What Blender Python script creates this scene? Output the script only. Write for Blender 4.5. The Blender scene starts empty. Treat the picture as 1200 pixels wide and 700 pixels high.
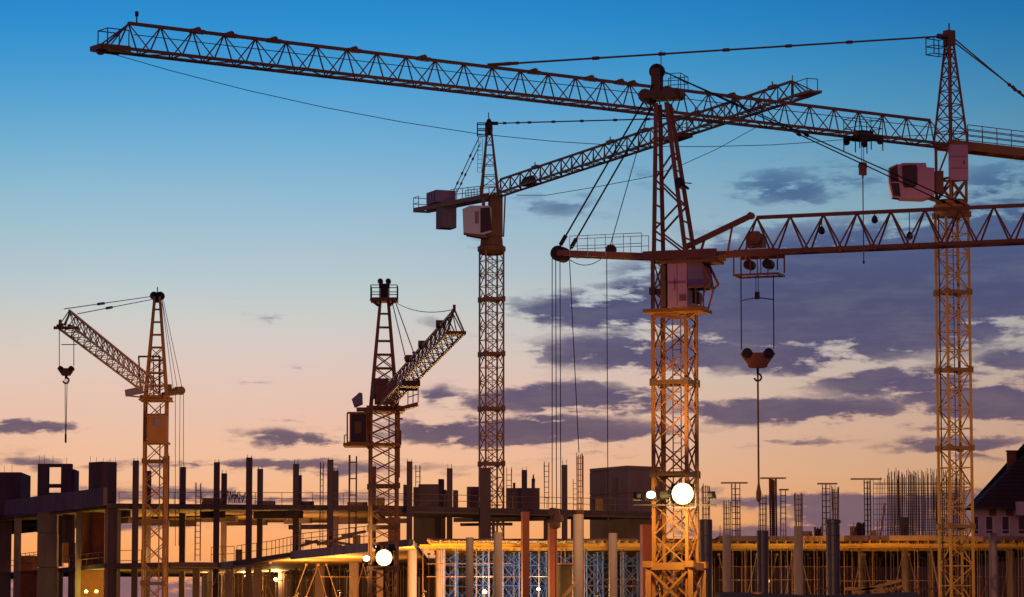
import bpy, math, random
from mathutils import Vector, Matrix
random.seed(7)
scene = bpy.context.scene
col = scene.collection
R = math.radians
V = Vector

# ------------------------------------------------------------------ camera
F = 4000.0                                   # focal length in photo pixels (photo 1200 wide)
PITCH = math.atan(430 / F)
EYE = V((0, 0, 1.7))
cam_d = bpy.data.cameras.new('camera')
cam_d.sensor_width = 36.0
cam_d.lens = F / 1200 * 36
cam_d.clip_start = 0.5
cam_d.clip_end = 40000
cam = bpy.data.objects.new('camera', cam_d)
col.objects.link(cam)
cam.location = EYE
cam.rotation_euler = (R(90) + PITCH, 0, 0)
scene.camera = cam

# ------------------------------------------------------------------ view
scene.view_settings.view_transform = 'Standard'
scene.view_settings.look = 'None'
scene.view_settings.exposure = 0.0
scene.view_settings.gamma = 1.0
scene.view_settings.use_curve_mapping = False

def lin(c):
    return tuple((x / 255 / 12.92) if x / 255 <= 0.04045 else ((x / 255 + 0.055) / 1.055) ** 2.4 for x in c)

# ------------------------------------------------------------------ world: dusk sky with clouds, in directions (azimuth, elevation)
W = bpy.data.worlds.new('World')
scene.world = W
W.use_nodes = True
nt = W.node_tree
for n in list(nt.nodes):
    nt.nodes.remove(n)
def N(t, **kw):
    n = nt.nodes.new(t)
    for k, v in kw.items():
        setattr(n, k, v)
    return n
def _in(sock, v):
    if isinstance(v, bpy.types.NodeSocket):
        nt.links.new(v, sock)
    else:
        sock.default_value = v
def M(op, a, b=0.0, c=None, clamp=False):
    n = N('ShaderNodeMath', operation=op, use_clamp=clamp)
    _in(n.inputs[0], a); _in(n.inputs[1], b)
    if c is not None:
        _in(n.inputs[2], c)
    return n.outputs[0]
def VM(op, a, b=(0, 0, 0)):
    n = N('ShaderNodeVectorMath', operation=op)
    _in(n.inputs[0], a); _in(n.inputs[1], b)
    return n.outputs['Value'] if op in ('LENGTH', 'DOT_PRODUCT') else n.outputs[0]
def MIX(fac, a, b, mode='MIX'):
    n = N('ShaderNodeMix', data_type='RGBA', blend_type=mode)
    _in(n.inputs[0], fac); _in(n.inputs[6], a); _in(n.inputs[7], b)
    return n.outputs[2]
def SM(x, lo, hi, a=0.0, b=1.0):
    n = N('ShaderNodeMapRange', interpolation_type='SMOOTHSTEP')
    _in(n.inputs[0], x)
    n.inputs[1].default_value = lo; n.inputs[2].default_value = hi
    n.inputs[3].default_value = a; n.inputs[4].default_value = b
    return n.outputs[0]
def RAMP(fac, stops):
    n = N('ShaderNodeValToRGB')
    _in(n.inputs[0], fac)
    el = n.color_ramp.elements
    while len(el) > 1:
        el.remove(el[-1])
    el[0].position = stops[0][0]; el[0].color = (*stops[0][1], 1)
    for p, c in stops[1:]:
        e = el.new(p); e.color = (*c, 1)
    return n.outputs[0]

tc = N('ShaderNodeTexCoord')
sep = N('ShaderNodeSeparateXYZ'); nt.links.new(tc.outputs['Generated'], sep.inputs[0])
dx, dy, dz = sep.outputs
az = M('ARCTAN2', dx, dy)                                   # 0 straight ahead, + to the right
el = M('ARCSINE', dz)
# degrees; the sky in view spans azimuth -8.5..8.5 and elevation 1..11
azd = M('MULTIPLY', az, 180 / math.pi)
eld = M('MULTIPLY', el, 180 / math.pi)
def E(y):                                                   # elevation in degrees of a photo row
    return math.degrees(math.atan((780 - y) / F))
def A(x):
    return math.degrees(math.atan((x - 600) / F))
pc = N('ShaderNodeCombineXYZ'); nt.links.new(azd, pc.inputs[0]); nt.links.new(eld, pc.inputs[1])
P0 = pc.outputs[0]
def noise(vec, scale, detail=6, rough=0.55, out='Fac'):
    n = N('ShaderNodeTexNoise')
    nt.links.new(vec, n.inputs['Vector'])
    n.inputs['Scale'].default_value = scale; n.inputs['Detail'].default_value = detail; n.inputs['Roughness'].default_value = rough
    return n.outputs[out]
# clear-sky gradient, sunset side
rows = [(780, (205, 128, 96)), (700, (218, 146, 108)), (650, (248, 166, 98)), (600, (245, 176, 120)), (550, (238, 184, 147)), (500, (231, 189, 165)),
        (455, (224, 194, 177)), (410, (212, 198, 190)), (365, (197, 198, 198)), (320, (177, 194, 203)), (270, (158, 189, 205)),
        (220, (137, 182, 207)), (170, (113, 172, 208)), (120, (87, 161, 207)), (70, (62, 150, 206)), (20, (40, 139, 205)),
        (-60, (28, 120, 190))]
stops = [(E(y) / 60.0, lin(c)) for y, c in rows]
stops += [(20 / 60, lin((18, 92, 160))), (32 / 60, lin((24, 74, 132))), (1.0, lin((22, 56, 104)))]
clear = RAMP(M('DIVIDE', eld, 60.0, clamp=True), stops)
# opposite side of the dusk sky: pink belt above a mauve horizon
back = RAMP(M('DIVIDE', eld, 60.0, clamp=True), [(0.0, lin((160, 92, 108))), (0.1, lin((216, 122, 138))), (0.3, lin((194, 122, 154))),
                                               (0.6, lin((96, 92, 134))), (1.0, lin((40, 64, 110)))])
away = SM(M('ABSOLUTE', M('SUBTRACT', az, R(-6))), R(35), R(150))
sky = MIX(away, clear, back)
# the glow falls off to both sides of the place where the sun went down (left of centre)
tint = noise(VM('MULTIPLY', P0, (0.10, 0.5, 1)), 1.0, 3, 0.5, 'Color')
sky = MIX(0.07, sky, MIX(1.0, sky, VM('MULTIPLY', tint, (2.1, 1.96, 1.94)), 'MULTIPLY'))
fall = SM(M('ABSOLUTE', M('SUBTRACT', azd, -5.0)), 1.0, 22.0, 1.04, 0.52)
sky = MIX(1.0, sky, fall, 'MULTIPLY')

# clouds: (photo column, row, half width, half height, weight)
CL = [(925, 218, 85, 27, .92), (1015, 205, 55, 18, .8), (655, 240, 75, 17, .78), (745, 203, 36, 13, .66), (1185, 222, 65, 34, .95),
      (1010, 345, 250, 62, 1.5), (1160, 318, 140, 62, 1.5), (830, 358, 140, 32, 1.3), (715, 366, 130, 24, 1.1), (632, 372, 50, 12, .8),
      (1085, 392, 150, 24, 1.1), (770, 414, 150, 21, 1.2), (910, 421, 120, 18, 1.2), (1060, 452, 130, 22, 1.05), (1150, 474, 130, 27, 1.2),
      (1190, 428, 55, 14, 1.0), (928, 483, 140, 15, 1.25), (665, 470, 130, 17, 1.2), (610, 508, 185, 17, 1.25), (505, 512, 80, 12, 1.0),
      (350, 518, 95, 9, .98), (38, 506, 65, 8, 1.05), (1140, 525, 110, 9, 1.0), (930, 520, 80, 5, .8), (35, 545, 60, 11, .9),
      (300, 549, 250, 9, 1.0), (120, 552, 90, 7, .85), (250, 583, 340, 10, .9), (150, 612, 280, 9, .9), (960, 588, 150, 9, 1.15), (1100, 590, 130, 14, 1.0), (700, 540, 150, 5, .65),
      (40, 318, 22, 7, .62), (322, 373, 36, 7, .66), (262, 349, 18, 6, .56), (232, 354, 14, 7, .56), (345, 428, 22, 6, .66), (310, 450, 40, 4, .62),
      (350, 494, 28, 6, .75), (548, 287, 40, 17, .68), (515, 466, 40, 13, .9), (505, 380, 34, 9, .66), (215, 440, 20, 4, .56), (1150, 540, 50, 5, .85), (1090, 505, 80, 7, .8),
      (900, 628, 130, 16, 1.1), (1040, 612, 130, 26, 1.3), (1160, 600, 100, 24, 1.0), (100, 690, 300, 26, 1.0), (620, 655, 180, 10, .8), (800, 575, 110, 6, .7), (560, 560, 120, 5, .62)]
stretch = VM('MULTIPLY', P0, (0.34, 1.5, 1))
wc = VM('SUBTRACT', noise(VM('MULTIPLY', P0, (0.5, 1.2, 1)), 1.3, 5, 0.6, 'Color'), (.5, .5, .5))
wd = VM('SUBTRACT', noise(VM('MULTIPLY', P0, (0.9, 2.4, 1)), 2.6, 4, 0.6, 'Color'), (.5, .5, .5))
PW = VM('ADD', VM('ADD', P0, VM('MULTIPLY', wc, (1.5, 0.5, 0))), VM('MULTIPLY', wd, (0.5, 0.2, 0)))
den = None
for cx, cy, rx, ry, w in CL:
    if w <= 0:
        continue
    d = VM('SUBTRACT', PW, (A(cx), E(cy), 0))
    d = VM('MULTIPLY', d, (1 / (rx / F * 57.3), 1 / (ry * 1.15 / F * 57.3), 0))
    g = M('MULTIPLY', SM(VM('LENGTH', d), 0.0, 2.1, 1.0, 0.0), w)
    den = g if den is None else M('MAXIMUM', den, g)
# beyond the frame the same broken evening cloud goes on round the horizon
side = SM(M('ABSOLUTE', azd), 9.0, 13.0)
lowband = M('MULTIPLY', SM(eld, 0.8, 2.0), SM(eld, 4.0, 9.0, 1.0, 0.0))
gen = M('MULTIPLY', SM(noise(VM('MULTIPLY', P0, (0.09, 0.55, 1)), 1.0, 3, 0.5), 0.45, 0.62), M('MULTIPLY', side, lowband))
den = M('MAXIMUM', den, gen)
n1 = noise(stretch, 1.9, 8, 0.62)
n2 = noise(VM('MULTIPLY', P0, (0.62, 1.8, 1)), 3.0, 6, 0.6)
tex = M('ADD', M('MULTIPLY', M('SUBTRACT', n1, 0.5), 2.5), M('MULTIPLY', M('SUBTRACT', n2, 0.5), 1.25))
dd = M('ADD', den, tex)
cover = M('MULTIPLY', SM(dd, 0.44, 0.86), SM(den, 0.45, 0.92, 0.16, 1.0))
cover = M('MULTIPLY', cover, SM(eld, E(240), E(180), 0.95, 0.72))
ccol = RAMP(M('DIVIDE', eld, 60.0, clamp=True), [(E(700) / 60, lin((150, 106, 112))), (E(600) / 60, lin((122, 96, 112))), (E(545) / 60, lin((118, 92, 108))), (E(510) / 60, lin((104, 84, 106))),
                                               (E(460) / 60, lin((96, 82, 112))), (E(400) / 60, lin((84, 78, 116))), (E(340) / 60, lin((74, 77, 120))),
                                               (E(280) / 60, lin((78, 92, 136))), (E(215) / 60, lin((72, 108, 150))), (0.6, lin((60, 90, 130)))])
thin = SM(dd, 0.5, 1.5)
ccol = MIX(1.0, ccol, (0.82, 0.87, 0.93, 1), 'MULTIPLY')
ccol = MIX(M('MULTIPLY', SM(n1, 0.42, 0.68), 0.16), ccol, MIX(0.55, ccol, clear))      # lighter, thinner parts of a cloud
edge = MIX(1.0, clear, (1.02, 0.96, 0.94, 1), 'MULTIPLY')
ccol = MIX(SM(dd, 0.42, 0.85, 0.5, 0.0), ccol, edge)                                   # light comes through the thin rims
ccol = MIX(M('MULTIPLY', thin, 0.26), ccol, (0.05, 0.05, 0.10, 1))
sky = MIX(cover, sky, ccol)
# the physical sky adds its own faint twilight to the whole dome
nish = N('ShaderNodeTexSky', sky_type='NISHITA')
nish.sun_disc = False
nish.sun_elevation = R(-2.0)
nish.sun_rotation = R(-6)
sky = MIX(1.0, sky, MIX(1.0, nish.outputs[0], (0.008, 0.008, 0.008, 1), 'MULTIPLY'), 'ADD')
# below the horizon: dark earth
sky = MIX(SM(eld, -1.0, 0.0), (0.03, 0.022, 0.02, 1), sky)
bg = N('ShaderNodeBackground'); nt.links.new(sky, bg.inputs[0]); bg.inputs[1].default_value = 1.0
wo = N('ShaderNodeOutputWorld'); nt.links.new(bg.outputs[0], wo.inputs[0])
W.cycles.sampling_method = 'MANUAL'
W.cycles.sample_map_resolution = 1024

# ------------------------------------------------------------------ helpers
_c, _s = math.cos(PITCH), math.sin(PITCH)
def ray(px, py):
    a, b = (px - 600) / F, (350 - py) / F
    return V((a, _c - _s * b, _s + _c * b))
def P(px, py, Y):
    d = ray(px, py)
    return EYE + d * (Y / d.y)
def Pz(px, py, z):
    d = ray(px, py)
    return EYE + d * ((z - EYE.z) / d.z)

class MB:
    def __init__(s):
        s.v = []; s.f = []
    def quad(s, *pts):
        i = len(s.v); s.v += [tuple(p) for p in pts]; s.f.append(tuple(range(i, i + len(pts))))
    def bar(s, a, b, w, h=None, up=None, caps=True):
        a, b = V(a), V(b); h = w if h is None else h
        d = b - a
        if d.length < 1e-6:
            return s
        d.normalize()
        up = V(up) if up is not None else V((0, 0, 1))
        if abs(d.dot(up)) > 0.98:
            up = V((0, 1, 0)) if abs(d.y) < 0.9 else V((1, 0, 0))
        x = d.cross(up).normalized(); y = x.cross(d).normalized()
        x *= w / 2; y *= h / 2
        i = len(s.v)
        for p in (a, b):
            s.v += [tuple(p - x - y), tuple(p + x - y), tuple(p + x + y), tuple(p - x + y)]
        for k in range(4):
            s.f.append((i + k, i + (k + 1) % 4, i + 4 + (k + 1) % 4, i + 4 + k))
        if caps:
            s.f.append((i + 3, i + 2, i + 1, i)); s.f.append((i + 4, i + 5, i + 6, i + 7))
        return s
    def tube(s, a, b, r, n=6, r2=None, caps=True):
        a, b = V(a), V(b); d = (b - a)
        if d.length < 1e-6:
            return s
        d.normalize()
        up = V((0, 0, 1)) if abs(d.z) < 0.95 else V((1, 0, 0))
        x = d.cross(up).normalized(); y = x.cross(d).normalized()
        r2 = r if r2 is None else r2
        i = len(s.v)
        for p, q in ((a, r), (b, r2)):
            for k in range(n):
                t = 2 * math.pi * k / n
                s.v.append(tuple(p + x * (q * math.cos(t)) + y * (q * math.sin(t))))
        for k in range(n):
            s.f.append((i + k, i + (k + 1) % n, i + n + (k + 1) % n, i + n + k))
        if caps:
            s.f.append(tuple(i + k for k in reversed(range(n)))); s.f.append(tuple(i + n + k for k in range(n)))
        return s
    def path(s, pts, r, n=5):
        for a, b in zip(pts, pts[1:]):
            s.tube(a, b, r, n, caps=False)
        return s
    def box(s, c, size, rz=0.0):
        c = V(c); x = V((math.cos(rz), math.sin(rz), 0)) * size[0] / 2; y = V((-math.sin(rz), math.cos(rz), 0)) * size[1] / 2
        z = V((0, 0, size[2] / 2))
        i = len(s.v)
        for k in (-1, 1):
            s.v += [tuple(c - x - y + z * k), tuple(c + x - y + z * k), tuple(c + x + y + z * k), tuple(c - x + y + z * k)]
        s.f += [(i + 3, i + 2, i + 1, i), (i + 4, i + 5, i + 6, i + 7)]
        for k in range(4):
            s.f.append((i + k, i + (k + 1) % 4, i + 4 + (k + 1) % 4, i + 4 + k))
        return s
    def prism(s, poly, vec):
        vec = V(vec); n = len(poly); i = len(s.v)
        s.v += [tuple(V(p)) for p in poly] + [tuple(V(p) + vec) for p in poly]
        s.f.append(tuple(i + k for k in reversed(range(n)))); s.f.append(tuple(i + n + k for k in range(n)))
        for k in range(n):
            s.f.append((i + k, i + (k + 1) % n, i + n + (k + 1) % n, i + n + k))
        return s
    def lathe(s, prof, n=12, c=(0, 0, 0)):
        c = V(c); i = len(s.v)
        for r, z in prof:
            for k in range(n):
                t = 2 * math.pi * k / n
                s.v.append((c.x + r * math.cos(t), c.y + r * math.sin(t), c.z + z))
        for j in range(len(prof) - 1):
            for k in range(n):
                s.f.append((i + j * n + k, i + j * n + (k + 1) % n, i + (j + 1) * n + (k + 1) % n, i + (j + 1) * n + k))
        s.f.append(tuple(i + k for k in reversed(range(n)))); s.f.append(tuple(i + (len(prof) - 1) * n + k for k in range(n)))
        return s
    def mesh(s, name, mat):
        m = bpy.data.meshes.new(name); m.from_pydata(s.v, [], s.f)
        m.materials.append(MAT[mat]); m.update()
        return m
    def build(s, name, mat, parent=None, loc=None):
        return link(name, s.mesh(name, mat), parent, loc)
def link(name, mesh, parent=None, loc=None, rz=0.0):
    o = bpy.data.objects.new(name, mesh); col.objects.link(o)
    if parent is not None:
        o.parent = parent
    if loc is not None:
        o.location = loc
    if rz:
        o.rotation_euler.z = rz
    return o
def tag(o, label, cat, group=None):
    o['label'] = label; o['category'] = cat
    if group:
        o['group'] = group
    return o
def thing(name, loc, label, cat, group=None, rz=0.0):
    return tag(link(name, None, None, loc, rz), label, cat, group)
def copy_tree(o, parent=None):
    c = o.copy(); col.objects.link(c)
    if parent is not None:
        c.parent = parent
    for ch in o.children:
        copy_tree(ch, c)
    return c

# ------------------------------------------------------------------ materials (procedural)
MAT = {}
def mat(name, c1, c2=None, scale=1.0, rough=0.7, metal=0.0, bump=0.0, streak=False, emit=None, strength=0.0, c3=None, bscale=None):
    m = bpy.data.materials.new(name); m.use_nodes = True
    t = m.node_tree; b = t.nodes['Principled BSDF']
    b.inputs['Roughness'].default_value = rough; b.inputs['Metallic'].default_value = metal
    b.inputs['Base Color'].default_value = (*c1, 1)
    if emit:
        b.inputs['Emission Color'].default_value = (*emit, 1); b.inputs['Emission Strength'].default_value = strength
    if c2:
        tcn = t.nodes.new('ShaderNodeTexCoord'); mp = t.nodes.new('ShaderNodeMapping'); nz = t.nodes.new('ShaderNodeTexNoise')
        oi = t.nodes.new('ShaderNodeObjectInfo')
        t.links.new(tcn.outputs['Object'], mp.inputs[0])
        t.links.new(oi.outputs['Random'], mp.inputs['Location'])
        if streak:
            mp.inputs['Scale'].default_value = (1, 1, 0.22)
        t.links.new(mp.outputs[0], nz.inputs[0])
        nz.inputs['Scale'].default_value = scale; nz.inputs['Detail'].default_value = 7; nz.inputs['Roughness'].default_value = 0.65
        rp = t.nodes.new('ShaderNodeValToRGB'); t.links.new(nz.outputs[0], rp.inputs[0])
        e = rp.color_ramp.elements
        e[0].position = 0.32; e[0].color = (*c1, 1); e[1].position = 0.68; e[1].color = (*c2, 1)
        if c3:
            k = e.new(0.8); k.color = (*c3, 1)
        t.links.new(rp.outputs[0], b.inputs['Base Color'])
        if bump:
            bp = t.nodes.new('ShaderNodeBump'); bp.inputs['Strength'].default_value = bump; bp.inputs['Distance'].default_value = 0.03
            nb = t.nodes.new('ShaderNodeTexNoise'); t.links.new(tcn.outputs['Object'], nb.inputs[0])
            nb.inputs['Scale'].default_value = bscale or scale * 6; nb.inputs['Detail'].default_value = 5
            t.links.new(nb.outputs[0], bp.inputs['Height']); t.links.new(bp.outputs[0], b.inputs['Normal'])
    MAT[name] = m
    return m
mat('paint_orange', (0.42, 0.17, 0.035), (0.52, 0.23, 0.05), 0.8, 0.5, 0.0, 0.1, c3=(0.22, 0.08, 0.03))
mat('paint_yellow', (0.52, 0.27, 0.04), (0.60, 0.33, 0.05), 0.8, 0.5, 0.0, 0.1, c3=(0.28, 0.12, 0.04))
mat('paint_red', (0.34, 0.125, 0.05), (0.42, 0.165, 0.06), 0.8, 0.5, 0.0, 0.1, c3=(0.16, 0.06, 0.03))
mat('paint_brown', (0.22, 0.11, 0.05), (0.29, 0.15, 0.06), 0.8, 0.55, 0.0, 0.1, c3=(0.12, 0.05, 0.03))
mat('dark_steel', (0.035, 0.028, 0.026), (0.06, 0.045, 0.04), 2, 0.5, 0.4)
mat('cable', (0.04, 0.035, 0.035), (0.06, 0.05, 0.05), 3, 0.5, 0.5)
mat('cab_pink_lit', (0.80, 0.42, 0.52), (0.86, 0.48, 0.56), 0.7, 0.45, c3=(0.66, 0.34, 0.42))  # white cabs, with the pink sky light put into their base colour
mat('cab_white', (0.72, 0.75, 0.82), (0.80, 0.82, 0.86), 0.7, 0.45)
mat('cab_orange', (0.45, 0.18, 0.04), (0.55, 0.24, 0.05), 0.9, 0.5)
mat('glass', (0.012, 0.012, 0.016), (0.02, 0.02, 0.025), 1, 0.08)
mat('mauve_panel', (0.30, 0.22, 0.34), (0.36, 0.26, 0.38), 1.2, 0.6)
mat('ballast', (0.20, 0.17, 0.20), (0.27, 0.23, 0.25), 1.0, 0.9, bump=0.3)
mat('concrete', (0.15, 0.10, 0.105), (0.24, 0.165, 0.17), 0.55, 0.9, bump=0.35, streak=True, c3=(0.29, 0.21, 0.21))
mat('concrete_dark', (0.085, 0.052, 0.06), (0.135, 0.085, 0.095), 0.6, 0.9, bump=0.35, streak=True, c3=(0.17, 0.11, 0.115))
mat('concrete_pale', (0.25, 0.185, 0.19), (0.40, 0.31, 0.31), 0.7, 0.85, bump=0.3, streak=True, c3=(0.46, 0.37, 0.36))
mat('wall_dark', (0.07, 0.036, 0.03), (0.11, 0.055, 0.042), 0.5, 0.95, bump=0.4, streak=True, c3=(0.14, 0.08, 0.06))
mat('brick_red', (0.20, 0.07, 0.045), (0.28, 0.10, 0.06), 1.5, 0.9, bump=0.4, c3=(0.14, 0.06, 0.05))
mat('red_lit_column', (0.12, 0.022, 0.014), (0.17, 0.032, 0.018), 0.9, 0.7, bump=0.2, streak=True, c3=(0.12, 0.03, 0.02))  # red light falling on these columns is put into the base colour
mat('blue_wrap', (0.026, 0.018, 0.055), (0.045, 0.03, 0.085), 1.0, 0.5, bump=0.2, streak=True)
mat('timber', (0.30, 0.17, 0.08), (0.42, 0.26, 0.12), 2.0, 0.85, bump=0.2)
mat('timber_yellow', (0.40, 0.22, 0.03), (0.56, 0.33, 0.04), 1.6, 0.6, bump=0.1, c3=(0.26, 0.15, 0.04))
mat('plywood', (0.34, 0.20, 0.07), (0.48, 0.30, 0.10), 0.9, 0.7, c3=(0.25, 0.15, 0.07))
mat('rebar', (0.11, 0.05, 0.03), (0.20, 0.085, 0.045), 3.0, 0.8)
mat('shoring_blue', (0.055, 0.13, 0.42), (0.10, 0.20, 0.52), 1.2, 0.45, c3=(0.20, 0.20, 0.28))
mat('prop_steel', (0.16, 0.09, 0.06), (0.26, 0.15, 0.09), 2.0, 0.55, 0.3)
mat('roof_tile', (0.035, 0.02, 0.022), (0.055, 0.03, 0.03), 1.2, 0.85, bump=0.2)
mat('render_wall', (0.62, 0.50, 0.44), (0.70, 0.58, 0.50), 0.8, 0.9)
mat('white_frame', (0.70, 0.66, 0.66), (0.78, 0.74, 0.73), 2, 0.5)
mat('earth', (0.045, 0.03, 0.022), (0.085, 0.058, 0.042), 0.12, 1.0, bump=0.5, c3=(0.11, 0.08, 0.055))
mat('hill', (0.10, 0.09, 0.12), (0.14, 0.12, 0.15), 0.004, 1.0)
mat('lamp_lens', (0.9, 0.85, 0.7), emit=(1.0, 0.88, 0.66), strength=16.0)
mat('lamp_lens_warm', (0.9, 0.7, 0.4), emit=(1.0, 0.62, 0.22), strength=8.0)
mat('reflector', (0.44, 0.30, 0.14), (0.48, 0.33, 0.16), 2, 0.5, 0.0)
mat('lamp_house', (0.05, 0.05, 0.05), (0.08, 0.075, 0.07), 3, 0.5, 0.5)

# ------------------------------------------------------------------ ground and far hills
def structure(o):
    o['kind'] = 'structure'; return o
g = MB(); n = 24; S = 14000
xs = [-S + 2 * S * i / n for i in range(n + 1)]
for i in range(n):
    for j in range(n):
        x0, x1 = xs[i], xs[i + 1]; y0, y1 = -2000 + (S + 2000) * j / n, -2000 + (S + 2000) * (j + 1) / n
        g.quad((x0, y0, 0), (x1, y0, 0), (x1, y1, 0), (x0, y1, 0))
structure(g.build('ground', 'earth'))
# ================================================================== TOWER CRANES
def mast_section_mesh(w, h, panels, leg, br, pattern, name, matn):
    m = MB(); a = w / 2
    c = [V((-a, -a, 0)), V((a, -a, 0)), V((a, a, 0)), V((-a, a, 0))]
    for p in c:
        m.bar(p, p + V((0, 0, h)), leg, up=(1, 0, 0))
    ph = h / panels
    for k in range(panels):
        for i in range(4):
            p, q = c[i], c[(i + 1) % 4]
            z0, z1 = V((0, 0, k * ph)), V((0, 0, (k + 1) * ph))
            if k and pattern != 'X':
                m.bar(p + z0, q + z0, br * .8)
            if pattern == 'X':
                m.bar(p + z0, q + z1, br); m.bar(q + z0, p + z1, br)
            elif pattern == 'K':
                mid = (p + q) / 2 + (z0 + z1) / 2
                m.bar(p + z0, q + z1 if k % 2 else mid, br); m.bar(q + z0 if not k % 2 else p + z1, mid, br)
                m.bar(p + z1, mid, br)
            else:
                if (k + i) % 2:
                    m.bar(p + z0, q + z1, br)
                else:
                    m.bar(q + z0, p + z1, br)
    return m.mesh(name, matn)
def collar_mesh(w, t, matn, pad=0.14):
    m = MB(); a = w / 2
    c = [V((-a, -a, 0)), V((a, -a, 0)), V((a, a, 0)), V((-a, a, 0))]
    for i in range(4):
        m.bar(c[i], c[(i + 1) % 4], t * .45, t)
        m.box(c[i], (pad * 2, pad * 2, t * 1.7))
    return m.mesh('collar', matn)
def build_mast(root, ztop, w, rz, first, sec, panels, leg, br, pattern, matn, collar_t=0.22):
    """sections stacked from the ground; 'first' is the height of the first joint that shows in the photo"""
    sm = mast_section_mesh(w, sec, panels, leg, br, pattern, 'mast_section', matn)
    cm = collar_mesh(w, collar_t, 'paint_brown' if matn != 'paint_brown' else matn)
    z = first - sec * math.ceil(first / sec)
    while z < ztop - 0.05:
        h = sec
        me = sm
        zz = z
        if z < 0:
            if z + sec < 0.6:
                z += sec; continue
            k = (z + sec) / sec
            me = mast_section_mesh(w, z + sec, max(1, round(panels * k)), leg, br, pattern, 'mast_section', matn); zz = 0; h = z + sec
        elif z + sec > ztop:
            k = (ztop - z) / sec
            me = mast_section_mesh(w, ztop - z, max(1, round(panels * k)), leg, br, pattern, 'mast_section', matn); h = ztop - z
        link('mast_section', me, root, (0, 0, zz), rz)
        if zz + h < ztop - 0.3:
            link('collar', cm, root, (0, 0, zz + h), rz)
        z += sec
    # climbing ladder inside the mast
    m = MB()
    for s in (-.2, .2):
        m.bar((s, w * .2, 0.3), (s, w * .2, ztop - .3), 0.045)
    k = 0.5
    while k < ztop - .4:
        m.bar((-.2, w * .2, k), (.2, w * .2, k), 0.03); k += 0.4
    link('ladder', m.mesh('ladder', matn), root, (0, 0, 0), rz)
class Frame:
    """local frame of a crane's slewing part: u along the jib, v to its left, z up"""
    def __init__(s, base, tip_dir):
        s.b = V(base); s.u = V((tip_dir.x, tip_dir.y, 0)).normalized(); s.v = V((-s.u.y, s.u.x, 0))
        s.ang = math.atan2(s.u.y, s.u.x)
    def __call__(s, u, v, z):
        return s.u * u + s.v * v + V((0, 0, z))
    def s_at(s, px, py):
        d = ray(px, py); k = d.x / d.y
        return (k * s.b.y - s.b.x) / (s.u.x - k * s.u.y)
    def loc(s, px, py):
        """(u, z) of the photo point when it lies in the vertical plane of the jib"""
        u = s.s_at(px, py); p = s.b + s.u * u
        return u, P(px, py, p.y).z
def tri_jib(m, fr, u0, u1, z, h, b, n, chord, br, start_taper=1, end_taper=1, zslope=0.0, braces=True, dz=0):
    """triangular jib: one top chord, two bottom chords, both side lattices and the floor lattice"""
    L = u1 - u0; p = L / n
    def zz(u):
        return z + zslope * (u - u0)
    def low(u, s):
        return fr(u, s * b / 2, zz(u))
    def top(u):
        return fr(u, 0, zz(u) + h)
    for s in (-1, 1):
        m.bar(low(u0, s), low(u1, s), chord, chord * 1.1)
    tu0 = u0 + p * (0.5 if start_taper else 0); tu1 = u1 - p * (0.5 if end_taper else 0)
    m.bar(top(tu0), top(tu1), chord * 1.15)
    for k in range(n):
        a, c, t = u0 + k * p, u0 + (k + 1) * p, u0 + (k + .5) * p
        for s in (-1, 1):
            m.bar(low(a, s), top(t), br); m.bar(top(t), low(c, s), br)
        m.bar(low(a, -1), low(a, 1), br)
        m.bar(low(a, -1 if k % 2 else 1), low(c, 1 if k % 2 else -1), br * .8)
    m.bar(low(u1, -1), low(u1, 1), br * 1.2)
    return m
def sag(a, b, drop, n=14):
    a, b = V(a), V(b)
    return [a.lerp(b, i / n) - V((0, 0, drop * 4 * (i / n) * (1 - i / n))) for i in range(n + 1)]
def railing(m, pts, h, r=0.02, step=1.0, rails=(1.0, 0.55)):
    for a, b in zip(pts, pts[1:]):
        a, b = V(a), V(b); k = max(1, round((b - a).length / step))
        for i in range(k + 1):
            p = a.lerp(b, i / k); m.tube(p, p + V((0, 0, h)), r, 4, caps=False)
        for t in rails:
            m.tube(a + V((0, 0, h * t)), b + V((0, 0, h * t)), r, 4, caps=False)
    return m
def hook_block(root, top, w, matn, drop_mesh=None):
    """two cheek plates with sheaves hanging in an M shape, and a hook below"""
    t = V(top)
    m = MB(); s = w / 2
    prof = [(-1, 0.35), (-.8, .62), (-.45, .62), (-.28, .42), (.28, .42), (.45, .62), (.8, .62), (1, .35), (.45, -.45), (-.45, -.45)]
    for yy in (-.16, .12):
        m.prism([t + V((x * s, yy, z * s - s * .4)) for x, z in prof], (0, .05, 0))
    o = m.build('hook_block', matn, root)
    for x in (-.62, .62):
        sh = MB(); c = t + V((x * s, 0, s * -.02)); sh.tube(c - V((0, .22, 0)), c + V((0, .22, 0)), s * .3, 14); sh.build('sheave', 'dark_steel', o)
    k = MB(); c = t + V((0, 0, -s * .85)); k.tube(c, c - V((0, 0, s * .35)), .07, 6)
    c = c - V((0, 0, s * .55)); pts = []
    for i in range(9):
        a = R(100 - 270 * i / 8); pts.append(c + V((math.cos(a) * .17, 0, math.sin(a) * .17)))
    k.path(pts, .05, 6)
    k.build('hook', 'dark_steel', o)
    return o

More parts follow.
